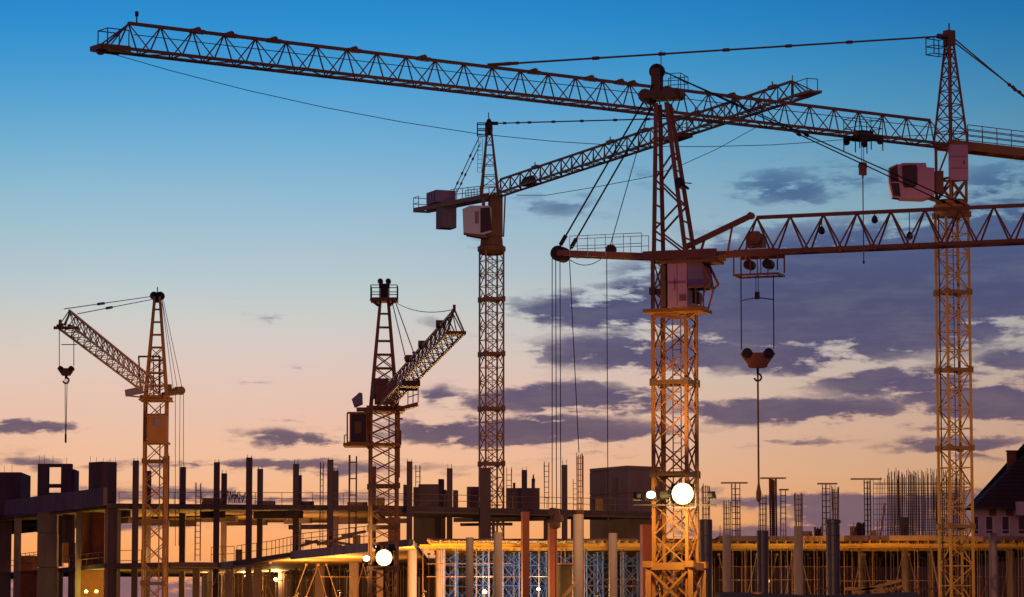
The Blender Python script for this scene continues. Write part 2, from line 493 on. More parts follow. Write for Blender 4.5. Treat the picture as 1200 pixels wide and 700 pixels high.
# ---------------------------------------------------------------- crane in front, middle of the picture
def crane_front():
    Y = 160.0; p = P(791, 480, Y); base = V((p.x, Y, 0))
    zj = P(791, 301, Y).z                                   # bottom chord level
    far = Pz(1200, 283.5, zj)
    fr = Frame(base, far - base)
    root = thing('tower_crane', base, 'orange lattice tower crane in front with pink-lit white cab and double hook block', 'tower crane')
    w = 1.62
    zpl = zj - 0.15
    zbase = P(791, 662, Y).z
    # mast with its wide foot
    build_mast(root, zpl, w, fr.ang, P(791, 449, Y).z, P(791, 449, Y).z - P(791, 556, Y).z, 3, .155, .062, 'X', 'paint_orange', .2)
    ft = MB(); a = 1.02
    cs = [fr(sx * a, sy * a, 0) for sx, sy in ((-1, -1), (1, -1), (1, 1), (-1, 1))]
    for c in cs:
        ft.bar(c, c + V((0, 0, zbase)), .24)
    for i in range(4):
        c, d = cs[i], cs[(i + 1) % 4]
        for z in (zbase - .1, zbase - 2.2, zbase - 4.3):
            ft.bar(c + V((0, 0, z)), d + V((0, 0, z)), .2, .34 if z > zbase - 1 else .2)
        ft.bar(c + V((0, 0, zbase - .2)), d + V((0, 0, zbase - 2.2)), .11); ft.bar(d + V((0, 0, zbase - .2)), c + V((0, 0, zbase - 2.2)), .11)
        ft.bar(c + V((0, 0, zbase - 2.2)), d + V((0, 0, zbase - 4.3)), .11); ft.bar(d + V((0, 0, zbase - 2.2)), c + V((0, 0, zbase - 4.3)), .11)
        ft.box(c + V((0, 0, zbase)), (.42, .42, .3), fr.ang)
    ft.build('portal_base', 'paint_orange', root)
    # turning platform
    tp = MB()
    for s in (-1, 1):
        tp.bar(fr(-1.3, s * .75, zj), fr(2.3, s * .75, zj), .18, .42)
        tp.bar(fr(s * .8, -.75, zj), fr(s * .8, .75, zj), .2, .38)
    tp.box(fr(.3, 0, zj - .1), (3.1, 1.5, .08), fr.ang)
    tp.build('slewing_platform', 'paint_red', root)
    # tower head: two upright legs behind, two leaning ones in front
    zh = P(771, 121, Y).z
    hd = MB()
    ru = (fr.loc(771, 121)[0], fr.loc(809, 292)[0], fr.loc(783, 121)[0])
    for s in (-1, 1):
        b0, t0 = fr(ru[0], s * .74, zj), fr(ru[0], s * .3, zh)
        b1, t1 = fr(ru[1], s * .74, zj), fr(ru[2], s * .3, zh)
        hd.bar(b0, t0, .2); hd.bar(b1, t1, .2)
        n = 6
        for i in range(n):
            q0, q1 = b0.lerp(t0, i / n), b1.lerp(t1, i / n)
            r0, r1 = b0.lerp(t0, (i + 1) / n), b1.lerp(t1, (i + 1) / n)
            if i < 4:
                hd.bar(q0, r1, .08) if i % 2 else hd.bar(q1, r0, .08)
        for i in range(1, 9):
            if s == 1:
                t = i / 9
                for (b_, t_) in ((b0, t0), (b1, t1)):
                    pa = b_.lerp(t_, t); pb = pa.copy()
                    vv = .74 + (.3 - .74) * t
                    hd.bar(pa, pa - fr.v * 2 * vv, .07)
    hd.build('tower_head', 'paint_red', root)
    # head platform, sheave and railing
    hp = MB()
    u0, zA = fr.loc(752, 108); u1, _ = fr.loc(802, 108)
    zA = P(771, 112, Y).z
    hp.box(fr((u0 + u1) / 2, 0, zA), (u1 - u0 - .5, 1.2, .34), fr.ang)
    hp.tube(fr(u0 + .3, -.5, zA), fr(u0 + .3, .5, zA), .33, 12)
    hp.tube(fr(u1 - .3, -.4, zA + .05), fr(u1 - .3, .4, zA + .05), .25, 10)
    hp.tube(fr(u1 - .75, -.4, zA + .15), fr(u1 - .75, .4, zA + .15), .28, 10)
    uS, zS = fr.loc(770, 84)
    for s in (-.24, .24):
        hp.bar(fr(uS, s, zA), fr(uS, s, zS + .1), .42, .12, up=fr.v)
    o = hp.build('head_platform', 'paint_brown', root)
    sh = MB(); sh.tube(fr(uS, -.12, zS), fr(uS, .12, zS), .37, 16); sh.tube(fr(uS, -.28, zS), fr(uS, .28, zS), .12, 8); sh.build('sheave', 'dark_steel', o)
    rl = MB(); ua, ub = fr.loc(779, 104)[0], fr.loc(802, 104)[0]
    railing(rl, [fr(ua, -.6, zA + .2), fr(ub, -.6, zA + .2), fr(ub, .6, zA + .2), fr(ua, .6, zA + .2)], .75, .018, .5)
    rl.build('railing', 'dark_steel', o)
    an = MB(); an.tube(fr(uS + .2, 0, zS + .3), fr(uS + .2, 0, zS + 1.0), .02, 4); an.build('antenna', 'dark_steel', o)
    lv = MB(); uu, z_ = fr.loc(802, 216); lv.tube(fr(uu, -.9, z_), fr(uu, -.6, z_), .22, 10); lv.bar(fr(uu, -.8, z_), fr(uu + .45, -.8, z_ - .35), .12); lv.bar(fr(uu - .2, -.8, z_), fr(uu + .6, -.8, z_ - .1), .05)
    lv.build('guide_sheave', 'dark_steel', root)
    # counter jib
    uE, zE = fr.loc(657, 298); cj = MB()
    for s in (-1, 1):
        cj.bar(fr(-1.0, s * .5, zj + .02), fr(uE, s * .4, zE + .02), .16, .26)
    for i in range(7):
        t = i / 6; uu = -1.0 + (uE + 1.0) * t; z_ = zj + (zE - zj) * t
        cj.bar(fr(uu, -.5, z_), fr(uu, .5, z_), .1)
    c = cj.build('counter_jib', 'paint_red', root)
    es = MB(); es.tube(fr(uE, -.45, zE), fr(uE, .45, zE), .37, 16); es.build('end_sheave', 'dark_steel', c)
    ms = MB(); um, zm = fr.loc(716, 293); ms.tube(fr(um, -.1, zm), fr(um, .1, zm), .26, 12); ms.build('end_sheave', 'dark_steel', c)
    rl = MB(); ua = fr.loc(672, 296)[0]; ub = fr.loc(756, 296)[0]; zr = zj + .15
    for s in (-.55, .55):
        railing(rl, [fr(ua, s, zr), fr(ub, s, zr)], .98, .016, .95, (1.0, .5))
    rl.build('railing', 'cab_white', c)
    # jib with its stubby root brace
    uR = fr.loc(862, 298)[0]; p_ = (fr.loc(1044, 250)[0] - fr.loc(887, 255)[0]) / 4
    u_start = fr.loc(887, 255)[0] - p_ / 2
    n = 16; h = P(965, 252, fr.b.y + fr.u.y * fr.loc(965, 252)[0]).z - P(965, 294, fr.b.y + fr.u.y * fr.loc(965, 294)[0]).z
    jb = MB(); tri_jib(jb, fr, u_start, u_start + n * p_, zj, h, 1.1, n, .145, .066)
    for s in (-1, 1):
        jb.bar(fr(.8, s * .6, zj), fr(u_start, s * .55, zj), .17, .19)
    j = jb.build('jib', 'paint_red', root)
    bb = MB(); ua, za = fr.loc(803, 290); ub, zb = fr.loc(880, 253)
    bb.bar(fr(ua, 0, za), fr(ub, 0, zb), .22, .24); bb.tube(fr(ub, -.14, zb), fr(ub, .14, zb), .17, 8)
    for t in (.3, .72):
        bb.bar(fr(ua + (ub - ua) * t, 0, za + (zb - za) * t), fr(ua + (ub - ua) * (t - .08), 0, zj), .1); 
    bb.build('root_brace', 'paint_red', j)
    # stay bars from the head to the jib
    ut, zt = fr.loc(1132, 241)
    for s in (-.16, .16):
        t_ = MB(); a = fr(uS + .3, s, zS); b = fr(ut + (0 if s > 0 else -.6), s, zj + h + .1)
        t_.tube(a, b, .032, 5); 
        for q in (.48, .97):
            t_.tube(a.lerp(b, q - .006), a.lerp(b, q + .006), .09, 6)
        t_.build('stay_rope', 'cable', root)
    # little lamps and knobs hung in the jib
    for px, py in ((963, 270), (1025, 257), (1066, 276)):
        uu, z_ = fr.loc(px, py); k = MB(); k.lathe([(.05, .18), (.13, .06), (.16, -.08), (.1, -.17), (.03, -.2)], 8, fr(uu, 0, z_)); k.tube(fr(uu, 0, z_), fr(uu, 0, zj + h), .02, 4)
        k.build('hanging_lamp', 'dark_steel', j)
    # ropes on the left
    for (pa, pb, s, r) in (((768, 100), (658, 290), -.3, .045), ((772, 108), (666, 292), .25, .045), ((763, 120), (714, 292), 0, .022)):
        a, b = fr.loc(*pa), fr.loc(*pb); t_ = MB(); t_.tube(fr(a[0], s, a[1]), fr(b[0], s, b[1]), r, 5)
        if r > .03:
            q = fr(a[0], s, a[1]).lerp(fr(b[0], s, b[1]), .93); q2 = fr(a[0], s, a[1]).lerp(fr(b[0], s, b[1]), .99)
            t_.tube(q, q2, .1, 6)
        t_.build('back_rope', 'cable', root)
    for (xa, xb, yb, s) in ((649.5, 649.5, 598, -.3), (652, 653, 598, -.1), (655, 656, 598, .15), (665, 676, 530, .3), (711, 713, 700, 0)):
        a = fr.loc(xa, 304); b = fr.loc(xb, yb); t_ = MB(); t_.tube(fr(a[0], s, a[1]), fr(b[0], s, b[1]), .022, 5); t_.build('hoist_rope', 'cable', root)
    a = fr.loc(666, 304); b = fr.loc(703, 303); t_ = MB(); t_.path(sag(fr(a[0], .2, a[1]), fr(b[0], .2, b[1]), .28), .018, 4); t_.build('slack_cable', 'cable', root)
    pb = MB(); uu, z_ = fr.loc(651, 600)
    for k, (du, dz_) in enumerate(((-.12, 0), (.15, -.3), (-.05, -.62))):
        pb.tube(fr(uu + du, -.2, z_ + dz_), fr(uu + du, .2, z_ + dz_), .2, 12)
    pb.box(fr(uu, 0, z_ - .3), (.4, .3, .9), fr.ang); pb.bar(fr(uu, 0, z_ - .8), fr(uu, 0, z_ - 5.0), .08)
    pb.build('pulley_block', 'paint_brown', root)
    # cab
    ucl = fr.loc(793, 340)[0]; ucr = fr.loc(839, 340)[0]; zt = P(805, 311, Y - 1.6).z; zb = P(805, 362, Y - 1.6).z
    vv = -1.55; hz = zt - zb
    cb = MB(); uw = fr.loc(821, 340)[0]
    cb.box(fr((ucl + uw) / 2 + .12, vv, (zt + zb) / 2), (uw - ucl - .24, 1.3, hz), fr.ang)
    cbo = cb.build('cab', 'cab_pink_lit', root)
    dr = MB(); dr.box(fr(ucl, vv, (zt + zb) / 2), (.22, 1.24, hz - .1), fr.ang); dr.build('cab_door', 'paint_brown', cbo)
    roof = MB(); roof.box(fr((ucl + ucr) / 2 + .25, vv, zt + .08), (ucr - ucl + .8, 1.5, .14), fr.ang); roof.build('cab_roof', 'paint_red', cbo)
    vs = vv - .66; fcx = (ucl + uw) / 2 + .12
    m = MB(); m.bar(fr(fcx, vs, zb + .05), fr(fcx, vs, zt - .05), .02); m.build('panel_seam', 'paint_brown', cbo)
    m = MB(); m.bar(fr(ucl + .12, vs, zb + hz * .55), fr(uw - .02, vs, zb + hz * .55), .02); m.build('panel_seam', 'paint_brown', cbo)
    m = MB(); m.tube(fr(fcx - .1, vs - .04, zb + .8), fr(fcx - .1, vs - .04, zb + 1.3), .018, 5); m.build('handle', 'dark_steel', cbo)
    for q in range(4):
        m = MB(); m.bar(fr(fcx + .1, vs, zb + .3 + q * .07), fr(fcx + .45, vs, zb + .3 + q * .07), .02, .03); m.build('vent_slat', 'paint_brown', cbo)
    m = MB(); pa = fr(-w / 2 - .1, w / 2, 0); m.tube(V((pa.x, pa.y, 2)), V((pa.x, pa.y, zj - .3)), .05, 6); m.build('power_cable', 'cable', root)
    # front cage: tilted upper window and glazed lower half
    fg = MB()
    f0, f1, f2 = uw, ucr + .28, ucr - .1
    zm_ = zb + hz * .45
    for s in (-.62, .62):
        fg.bar(fr(f0, vv + s, zb), fr(f2, vv + s, zb), .07); fg.bar(fr(f2, vv + s, zb), fr(f1 - .12, vv + s, zm_), .07); fg.bar(fr(f1 - .12, vv + s, zm_), fr(f1 - .32, vv + s, zt), .07)
        fg.bar(fr(f0, vv + s, zm_), fr(f1 - .12, vv + s, zm_), .09)
        fg.bar(fr((f0 + f2) / 2 + .1, vv + s, zb), fr((f0 + f2) / 2 + .1, vv + s, zm_), .05)
        fg.bar(fr(f1 - .32, vv + s, zt), fr(f1 + .12, vv + s, zm_ + .2), .1); fg.bar(fr(f1 - .1, vv + s, zm_), fr(f1 + .12, vv + s, zm_ + .2), .08)
    fg.bar(fr(f2, vv - .62, zb), fr(f2, vv + .62, zb), .08); fg.bar(fr(f1 - .1, vv - .62, zm_), fr(f1 - .1, vv + .62, zm_), .08)
    fg.build('window_frame', 'paint_red', cbo)
    gl = MB(); gl.prism([fr(f0 + .02, vv - .6, zm_ + .04), fr(f1 - .16, vv - .6, zm_ + .04), fr(f1 - .36, vv - .6, zt), fr(f0 + .02, vv - .6, zt)], fr.v * 1.2); gl.build('window_pane', 'mauve_panel', cbo)
    st = MB(); st.box(fr(f0 + .3, vv, zb + .45), (.32, .5, .5), fr.ang); st.box(fr(f0 + .2, vv, zb + .8), (.1, .5, .6), fr.ang); st.build('operator_seat', 'dark_steel', cbo)
    pf = MB(); pu0 = fr.loc(769, 367)[0]; pu1 = fr.loc(836, 367)[0]
    pf.box(fr((pu0 + pu1) / 2, vv + .4, zb - .1), (pu1 - pu0, 1.9, .16), fr.ang); pf.bar(fr(pu0 + .3, vv + .2, zb - .2), fr(pu0 + 1.6, vv + .2, zb - .42), .16); pf.bar(fr(pu1 - .2, vv, zb - .1), fr(pu1 - 1.1, vv + .8, zb - .4), .12)
    pf.build('cab_platform', 'paint_orange', root)
    # trolley
    tu0, tu1 = fr.loc(864, 300)[0], fr.loc(915, 300)[0]
    zt0, zt1 = zj - .05, zj - 1.06
    tr = MB()
    for s in (-.6, .6):
        tr.bar(fr(tu0, s, zt0), fr(tu1, s, zt0), .12, .34); tr.bar(fr(tu0, s, zt1), fr(tu1, s, zt1), .09)
        tr.bar(fr(tu0, s, zt0), fr(tu0, s, zt1), .07); tr.bar(fr(tu1, s, zt0), fr(tu1, s, zt1 + .15), .07)
        tr.bar(fr(tu0 + .8, s, zt0), fr(tu0 + .8, s, zt1), .05); tr.bar(fr(tu1 - .8, s, zt0), fr(tu1 - .8, s, zt1), .05)
    tr.bar(fr(tu0, -.6, zt1), fr(tu0, .6, zt1), .09); tr.bar(fr(tu1, -.6, zt1), fr(tu1, .6, zt1), .09)
    t = tr.build('trolley', 'paint_red', root)
    wn = MB(); uu, z_ = fr.loc(886, 284); wn.box(fr(uu, 0, z_), (.8, .7, .5), fr.ang); wn.tube(fr(uu + .1, -.5, z_ + .15), fr(uu + .1, .5, z_ + .15), .3, 10); wn.box(fr(uu - .1, 0, z_ + .35), (.5, .4, .3), fr.ang); wn.build('winch', 'paint_red', t)
    for du in (.6, (tu1 - tu0) - .6):
        sh = MB(); sh.tube(fr(tu0 + du, -.3, zj - .55), fr(tu0 + du, .3, zj - .55), .23, 12); sh.build('sheave', 'dark_steel', t)
    # hoist ropes, spreader and hook block
    ul, ur = fr.loc(868.5, 360)[0], fr.loc(906.5, 360)[0]; zbk = fr.loc(888, 412)[1]
    for uu in (ul, ur):
        t_ = MB(); t_.tube(fr(uu, 0, zt1), fr(uu, 0, zbk + .1), .028, 5); t_.build('hoist_rope', 'cable', root)
    sp = MB(); zs = fr.loc(888, 350)[1]; um = (ul + ur) / 2
    sp.path([fr(ul, 0, zs - .08), fr(um, 0, zs + .05), fr(ur, 0, zs - .08)], .028, 5); sp.box(fr(um, 0, zs + .14), (.2, .16, .34), fr.ang)
    for d_ in (-.06, .06):
        sp.tube(fr(um + d_, 0, zs + .2), fr(um + d_, 0, zt1), .016, 4)
    sp.build('rope_spreader', 'cable', root)
    hb = fr(um, 0, fr.loc(888, 414)[1])
    hk = hook_block(root, hb, 1.62, 'paint_red')
    fb = MB(); zq = fr.loc(888, 430)[1]
    for s in (-1, 1):
        fb.tube(hb + V((s * .42, 0, -.2)), V((hb.x + s * .42, hb.y, zq)), .03, 4)
    fb.tube(V((hb.x - .42, hb.y, zq)), V((hb.x + .42, hb.y, zq)), .03, 4); fb.build('guard', 'paint_red', hk)
    rd = MB(); z0_, z1_ = fr.loc(888, 436)[1], fr.loc(888, 578)[1]
    rd.tube(V((hb.x, hb.y, z0_)), V((hb.x, hb.y, z1_)), .05, 6); rd.lathe([(.04, .5), (.09, .2), (.13, 0), (.12, -.3), (.04, -.42)], 8, V((hb.x, hb.y, z1_)))
    rd.build('lifting_sling', 'paint_yellow', hk)
    return root, fr
D_root, D_fr = crane_front()

# ---------------------------------------------------------------- crane at right with the long jib across the top
def crane_right():
    Y = 200.0; p = P(1118, 450, Y); base = V((p.x, Y, 0))
    zj = P(1113, 172, Y).z
    tip = Pz(114, 56, zj)
    fr = Frame(base, tip - base); L = (tip - base).length; L = math.hypot(tip.x - base.x, tip.y - base.y)
    root = thing('tower_crane', base, 'tallest yellow tower crane at right with very long jib reaching far left', 'tower crane')
    zr = P(1116, 243, Y).z
    sec = P(1118, 343, Y).z - P(1118, 434, Y).z
    build_mast(root, zr, 1.44, R(19), P(1118, 343, Y).z, sec, 4, .13, .06, 'Z', 'paint_yellow', .2)
    # slewing ring and body
    sr = MB(); sr.lathe([(.75, -.5), (1.0, -.35), (1.08, -.1), (1.08, .1), (.95, .16), (.95, .3), (.8, .42)], 20, (0, 0, zr))
    sr.build('slewing_ring', 'paint_orange', root)
    zb = P(1116, 228, Y).z
    bd = MB()
    for s in (-1, 1):
        for q in (-1, 1):
            bd.bar(fr(s * .62, q * .62, zr + .3), fr(s * .62, q * .62, zj + .2), .16)
    for s in (-1, 1):
        bd.bar(fr(-.62, s * .62, zr + .4), fr(.62, s * .62, zr + 1.6), .1); bd.bar(fr(.62, s * .62, zr + .4), fr(-.62, s * .62, zr + 1.6), .1)
        bd.bar(fr(s * .62, -.62, zr + .4), fr(s * .62, .62, zr + 1.6), .1); bd.bar(fr(s * .62, .62, zr + .4), fr(s * .62, -.62, zr + 1.6), .1)
        bd.bar(fr(-.62, s * .62, zr + 1.65), fr(.62, s * .62, zr + 1.65), .12); bd.bar(fr(s * .62, -.62, zr + 1.65), fr(s * .62, .62, zr + 1.65), .12)
        bd.bar(fr(s * .62, -.62, zr + 1.65), fr(s * .62, .62, zj), .08)
    bd.build('slewing_body', 'paint_orange', root)
    # cabinet panel, right of the tower axis in the photo
    pn = MB(); c = P(1123, 191, Y - .95) - base; pn.box(c, (1.08, .5, 2.1), R(4)); pn_o = pn.build('control_cabinet', 'cab_pink_lit', root)
    for dz_ in (-.35, .35):
        m = MB(); m.box(c + V((0, -.26, dz_)), (1.0, .02, .03), R(4)); m.build('panel_seam', 'paint_brown', pn_o)
    m = MB(); m.box(c + V((.3, -.27, 0)), (.05, .04, .2), R(4)); m.build('handle', 'dark_steel', pn_o)
    m = MB(); m.tube(V((-.85, -.5, 2)), V((-.85, -.5, zr - .5)), .04, 6); m.build('power_cable', 'cable', root)
    # cab, left
    cc = P(1072, 212, Y - .6) - base
    def Q(px, py, d=0.0):
        return P(px, py, Y - .6 + d) - base
    def slab_prism(m, pts, d0, d1):
        m.prism([Q(x, y, d0) for x, y in pts], (0, d1 - d0, 0))
    cb = MB(); slab_prism(cb, [(1053, 193), (1058, 191), (1085, 191), (1086, 196), (1095, 197), (1095, 229), (1084, 233), (1056, 232)], -.7, .7)
    co = cb.build('cab', 'cab_pink_lit', root)
    gl = MB(); slab_prism(gl, [(1057, 194), (1073, 193), (1075, 196), (1075, 216), (1073, 219), (1060, 220), (1058, 216)], -.76, -.702); gl.build('window_pane', 'glass', co)
    nose = MB(); slab_prism(nose, [(1042, 198), (1051, 193.5), (1054, 193.5), (1056, 231.5), (1047, 230), (1043, 214)], -.62, .62); nose.build('front_window', 'glass', co)
    nf = MB()
    for d in (-.66, .66):
        q = [(1042, 197.5), (1052, 193), (1056.5, 232), (1046.5, 230.5), (1042.5, 214)]
        for a, b in zip(q, q[1:] + q[:1]):
            nf.bar(Q(*a, d), Q(*b, d), .09)
        nf.bar(Q(1042.5, 214, d), Q(1054, 214, d), .07)
    nf.build('window_frame', 'cab_pink_lit', co)
    br = MB(); br.bar(Q(1084, 231), Q(1104, 237), .25, .2); br.bar(Q(1095, 214), Q(1105, 214), .7, 1.3); br.build('cab_bracket', 'paint_brown', co)
    # tower head
    zt = P(1112, 42, Y).z
    hd = MB(); bu = .72
    top = [fr(s * .12, q * .14, zt) for s in (-1, 1) for q in (-1, 1)]
    bot = [fr(s * bu, q * bu, zj) for s in (-1, 1) for q in (-1, 1)]
    for a, b in zip(bot, top):
        hd.bar(a, b, .13)
    n = 8
    for (i, j) in ((0, 1), (1, 3), (3, 2), (2, 0)):
        for k in range(n):
            a0, a1 = bot[i].lerp(top[i], k / n), bot[i].lerp(top[i], (k + 1) / n)
            b0, b1 = bot[j].lerp(top[j], k / n), bot[j].lerp(top[j], (k + 1) / n)
            hd.bar(a0, b0, .05); hd.bar(a0, b1, .055) if k % 2 else hd.bar(b0, a1, .055)
    hd.bar(fr(0, 0, zj), fr(0, 0, zt), .2)
    h_o = hd.build('tower_head', 'paint_red', root)
    hc = MB(); hc.box(fr(0, 0, zt - .15), (.55, .5, .9), fr.ang); hc.tube(fr(.3, 0, zt - .1), fr(.9, 0, zt - .12), .16, 8); hc.tube(fr(0, 0, zt + .3), fr(0, 0, zt + .75), .05, 5); hc.build('head_cap', 'paint_brown', h_o)
    rl = MB(); zp = P(1098, 67, Y).z; u0, u1 = fr.loc(1090, 67)[0], fr.loc(1105, 67)[0]
    railing(rl, [fr(u0, -.35, zp), fr(u0, .35, zp), fr(u1, .35, zp), fr(u1, -.35, zp), fr(u0, -.35, zp)], 1.0, .03, .8, (1, .5, .02)); rl.build('head_basket', 'dark_steel', h_o)
    # jib
    n = 30; h = 1.42; u0 = .7
    jb = MB(); tri_jib(jb, fr, u0, L - .8, zj, h, 1.25, n, .14, .06)
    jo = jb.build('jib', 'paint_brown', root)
    nose = MB()
    for s in (-1, 1):
        nose.bar(fr(L - 1.5, s * .625, zj), fr(L, s * .5, zj), .2, .26); nose.bar(fr(L - 1.8, 0, zj + h), fr(L - .1, s * .5, zj), .08)
    nose.bar(fr(L, -.55, zj), fr(L, .55, zj), .25); nose.box(fr(L - .8, 0, zj), (1.6, .9, .14), fr.ang)
    nose.tube(fr(L - .2, -.1, zj - .1), fr(L - .2, .1, zj - .1), .25, 10)
    railing(nose, [fr(L - 1.5, -.5, zj), fr(L - .3, -.5, zj), fr(L - .3, .5, zj), fr(L - 1.5, .5, zj)], .95, .03, 1.2, (1,))
    nose.build('jib_nose', 'paint_brown', jo)
    # joints, lamps and pulleys along the top chord
    for px, py, sz in ((231, 36, .3), (270, 30, .2), (321, 48, .32), (415, 63, .3), (496, 69, .3), (692, 95, .3), (727, 97, .2), (741, 96, .15), (858, 107, .2), (626, 90, .25)):
        uu = fr.loc(px, py)[0]; k = MB()
        k.tube(fr(uu, -.16, zj + h + .06), fr(uu, .16, zj + h + .06), .17, 8); k.box(fr(uu, 0, zj + h), (.5 + sz, .26, .2), fr.ang)
        k.build('joint_plate', 'paint_brown', jo)
    k = MB(); uu = L - 2.2; k.tube(fr(uu, 0, zj + h), fr(uu, 0, zj + h + .4), .04, 5); k.tube(fr(uu, 0, zj + h + .4), fr(uu, 0, zj + h + .65), .1, 6); k.build('warning_lamp', 'dark_steel', jo)
    # tie bar
    uu = fr.loc(572, 79)[0]; a = fr(.6, 0, zt - .1); b = fr(uu, 0, zj + h + .1)
    t_ = MB(); t_.tube(a, b, .06, 6)
    for q in (.22, .36, .5, .64, .78, .96):
        t_.tube(a.lerp(b, q - .006), a.lerp(b, q + .006), .11, 6)
    t_.tube(a.lerp(b, .94), b, .1, 6)
    t_.build('tie_bar', 'paint_brown', root)
    # counter jib
    cj = MB(); LC = 16.0
    for s in (-1, 1):
        cj.bar(fr(.7, s * .6, zj + .05), fr(-LC, s * .6, zj + .05), .16, .5)
    for i in range(9):
        uu = .5 - i * 2; cj.bar(fr(uu, -.6, zj), fr(uu, .6, zj), .12, .3)
    cj.box(fr(-LC / 2, 0, zj + .2), (LC, 1.1, .06), fr.ang)
    c = cj.build('counter_jib', 'paint_orange', root)
    rl = MB()
    for s in (-.62, .62):
        railing(rl, [fr(-.8, s, zj + .3), fr(-LC, s, zj + .3)], 1.0, .025, 1.2, (1, .66, .33))
    rl.build('railing', 'paint_brown', c)
    bl = MB()
    for i in range(4):
        bl.box(fr(-LC + .6 + i * .75, 0, zj - 1.3), (.7, 1.5, 2.6), fr.ang)
    bl.build('counterweight', 'ballast', c)
    for s, e in ((-.4, -LC + 2.5), (.4, -LC + 4.5)):
        t_ = MB(); a = fr(-.2, s * .4, zt - .15); b = fr(e, s, zj + .3); t_.tube(a, b, .045, 5)
        for q in (.38, .42):
            t_.tube(a.lerp(b, q), a.lerp(b, q + .012), .11, 6)
        t_.build('counter_tie', 'paint_brown', root)
    # slack line sagging from the tip
    t_ = MB(); pts = []
    for (px, py) in ((117, 59), (200, 83), (290, 106), (380, 126), (470, 143), (560, 157), (650, 166), (740, 171.5), (830, 172), (905, 170), (950, 167), (1010, 162), (1095, 158)):
        uu, z_ = fr.loc(px, py); pts.append(fr(uu, 0, z_))
    t_.path(pts, .019, 4); t_.build('slack_cable', 'cable', root)
    t_ = MB(); t_.path(sag(fr(L - .3, .1, zj - .15), fr(1, .1, zj - .2), .06, 20), .012, 4); t_.build('trolley_rope', 'cable', root)
    t_ = MB(); t_.tube(fr(L - 2, .1, zj + h * .6), fr(1, .1, zj + h * .7), .022, 4); t_.build('trolley_rope', 'cable', root)
    # trolley with cage, rope, small hook
    u0, u1 = fr.loc(1025, 158)[0], fr.loc(998, 156)[0]; zt0 = zj - .1
    tr = MB()
    for s in (-.7, .7):
        tr.bar(fr(u0, s, zt0), fr(u1, s, zt0), .1, .22)
        for uu in (u0 + .2, u1 - .2):
            tr.tube(fr(uu, s - .08, zt0 - .2), fr(uu, s + .08, zt0 - .2), .2, 10)
        for uu in (u0, (u0 + u1) / 2, u1):
            tr.bar(fr(uu, s, zt0), fr(uu, s, zt0 - .75), .06)
    for uu in (u0, u1):
        tr.bar(fr(uu, -.7, zt0), fr(uu, .7, zt0), .1)
    tr.box(fr((u0 + u1) / 2, 0, zt0 + .2), (.9, .8, .4), fr.ang)
    railing(tr, [fr(u0, -.7, zt0), fr(u1, -.7, zt0), fr(u1, .7, zt0), fr(u0, .7, zt0), fr(u0, -.7, zt0)], 1.1, .022, 1.0, (1, .5))
    tr.build('trolley', 'dark_steel', root)
    uu, z_ = fr.loc(1011, 198); hb = MB()
    hb.box(fr(uu, 0, z_), (.42, .22, .75), fr.ang); hb.tube(fr(uu, -.14, z_ + .15), fr(uu, .14, z_ + .15), .24, 12); hb.tube(fr(uu, 0, z_ - .3), fr(uu, 0, z_ - .55), .06, 6)
    ho = hb.build('hook_block', 'paint_red', root)
    t_ = MB(); t_.tube(fr(uu - .08, 0, zt0 - .2), fr(uu - .08, 0, z_ + .3), .018, 4); t_.tube(fr(uu + .08, 0, zt0 - .2), fr(uu + .08, 0, z_ + .3), .018, 4); t_.build('hoist_rope', 'cable', root)
    t_ = MB(); ze = fr.loc(1011, 306)[1]; t_.tube(fr(uu, 0, z_ - .5), fr(uu, 0, ze), .03, 4); t_.tube(fr(uu, 0, ze), fr(uu, 0, ze - .15), .07, 6); t_.build('lifting_sling', 'cable', ho)
    return root, fr
E_root, E_fr = crane_right()

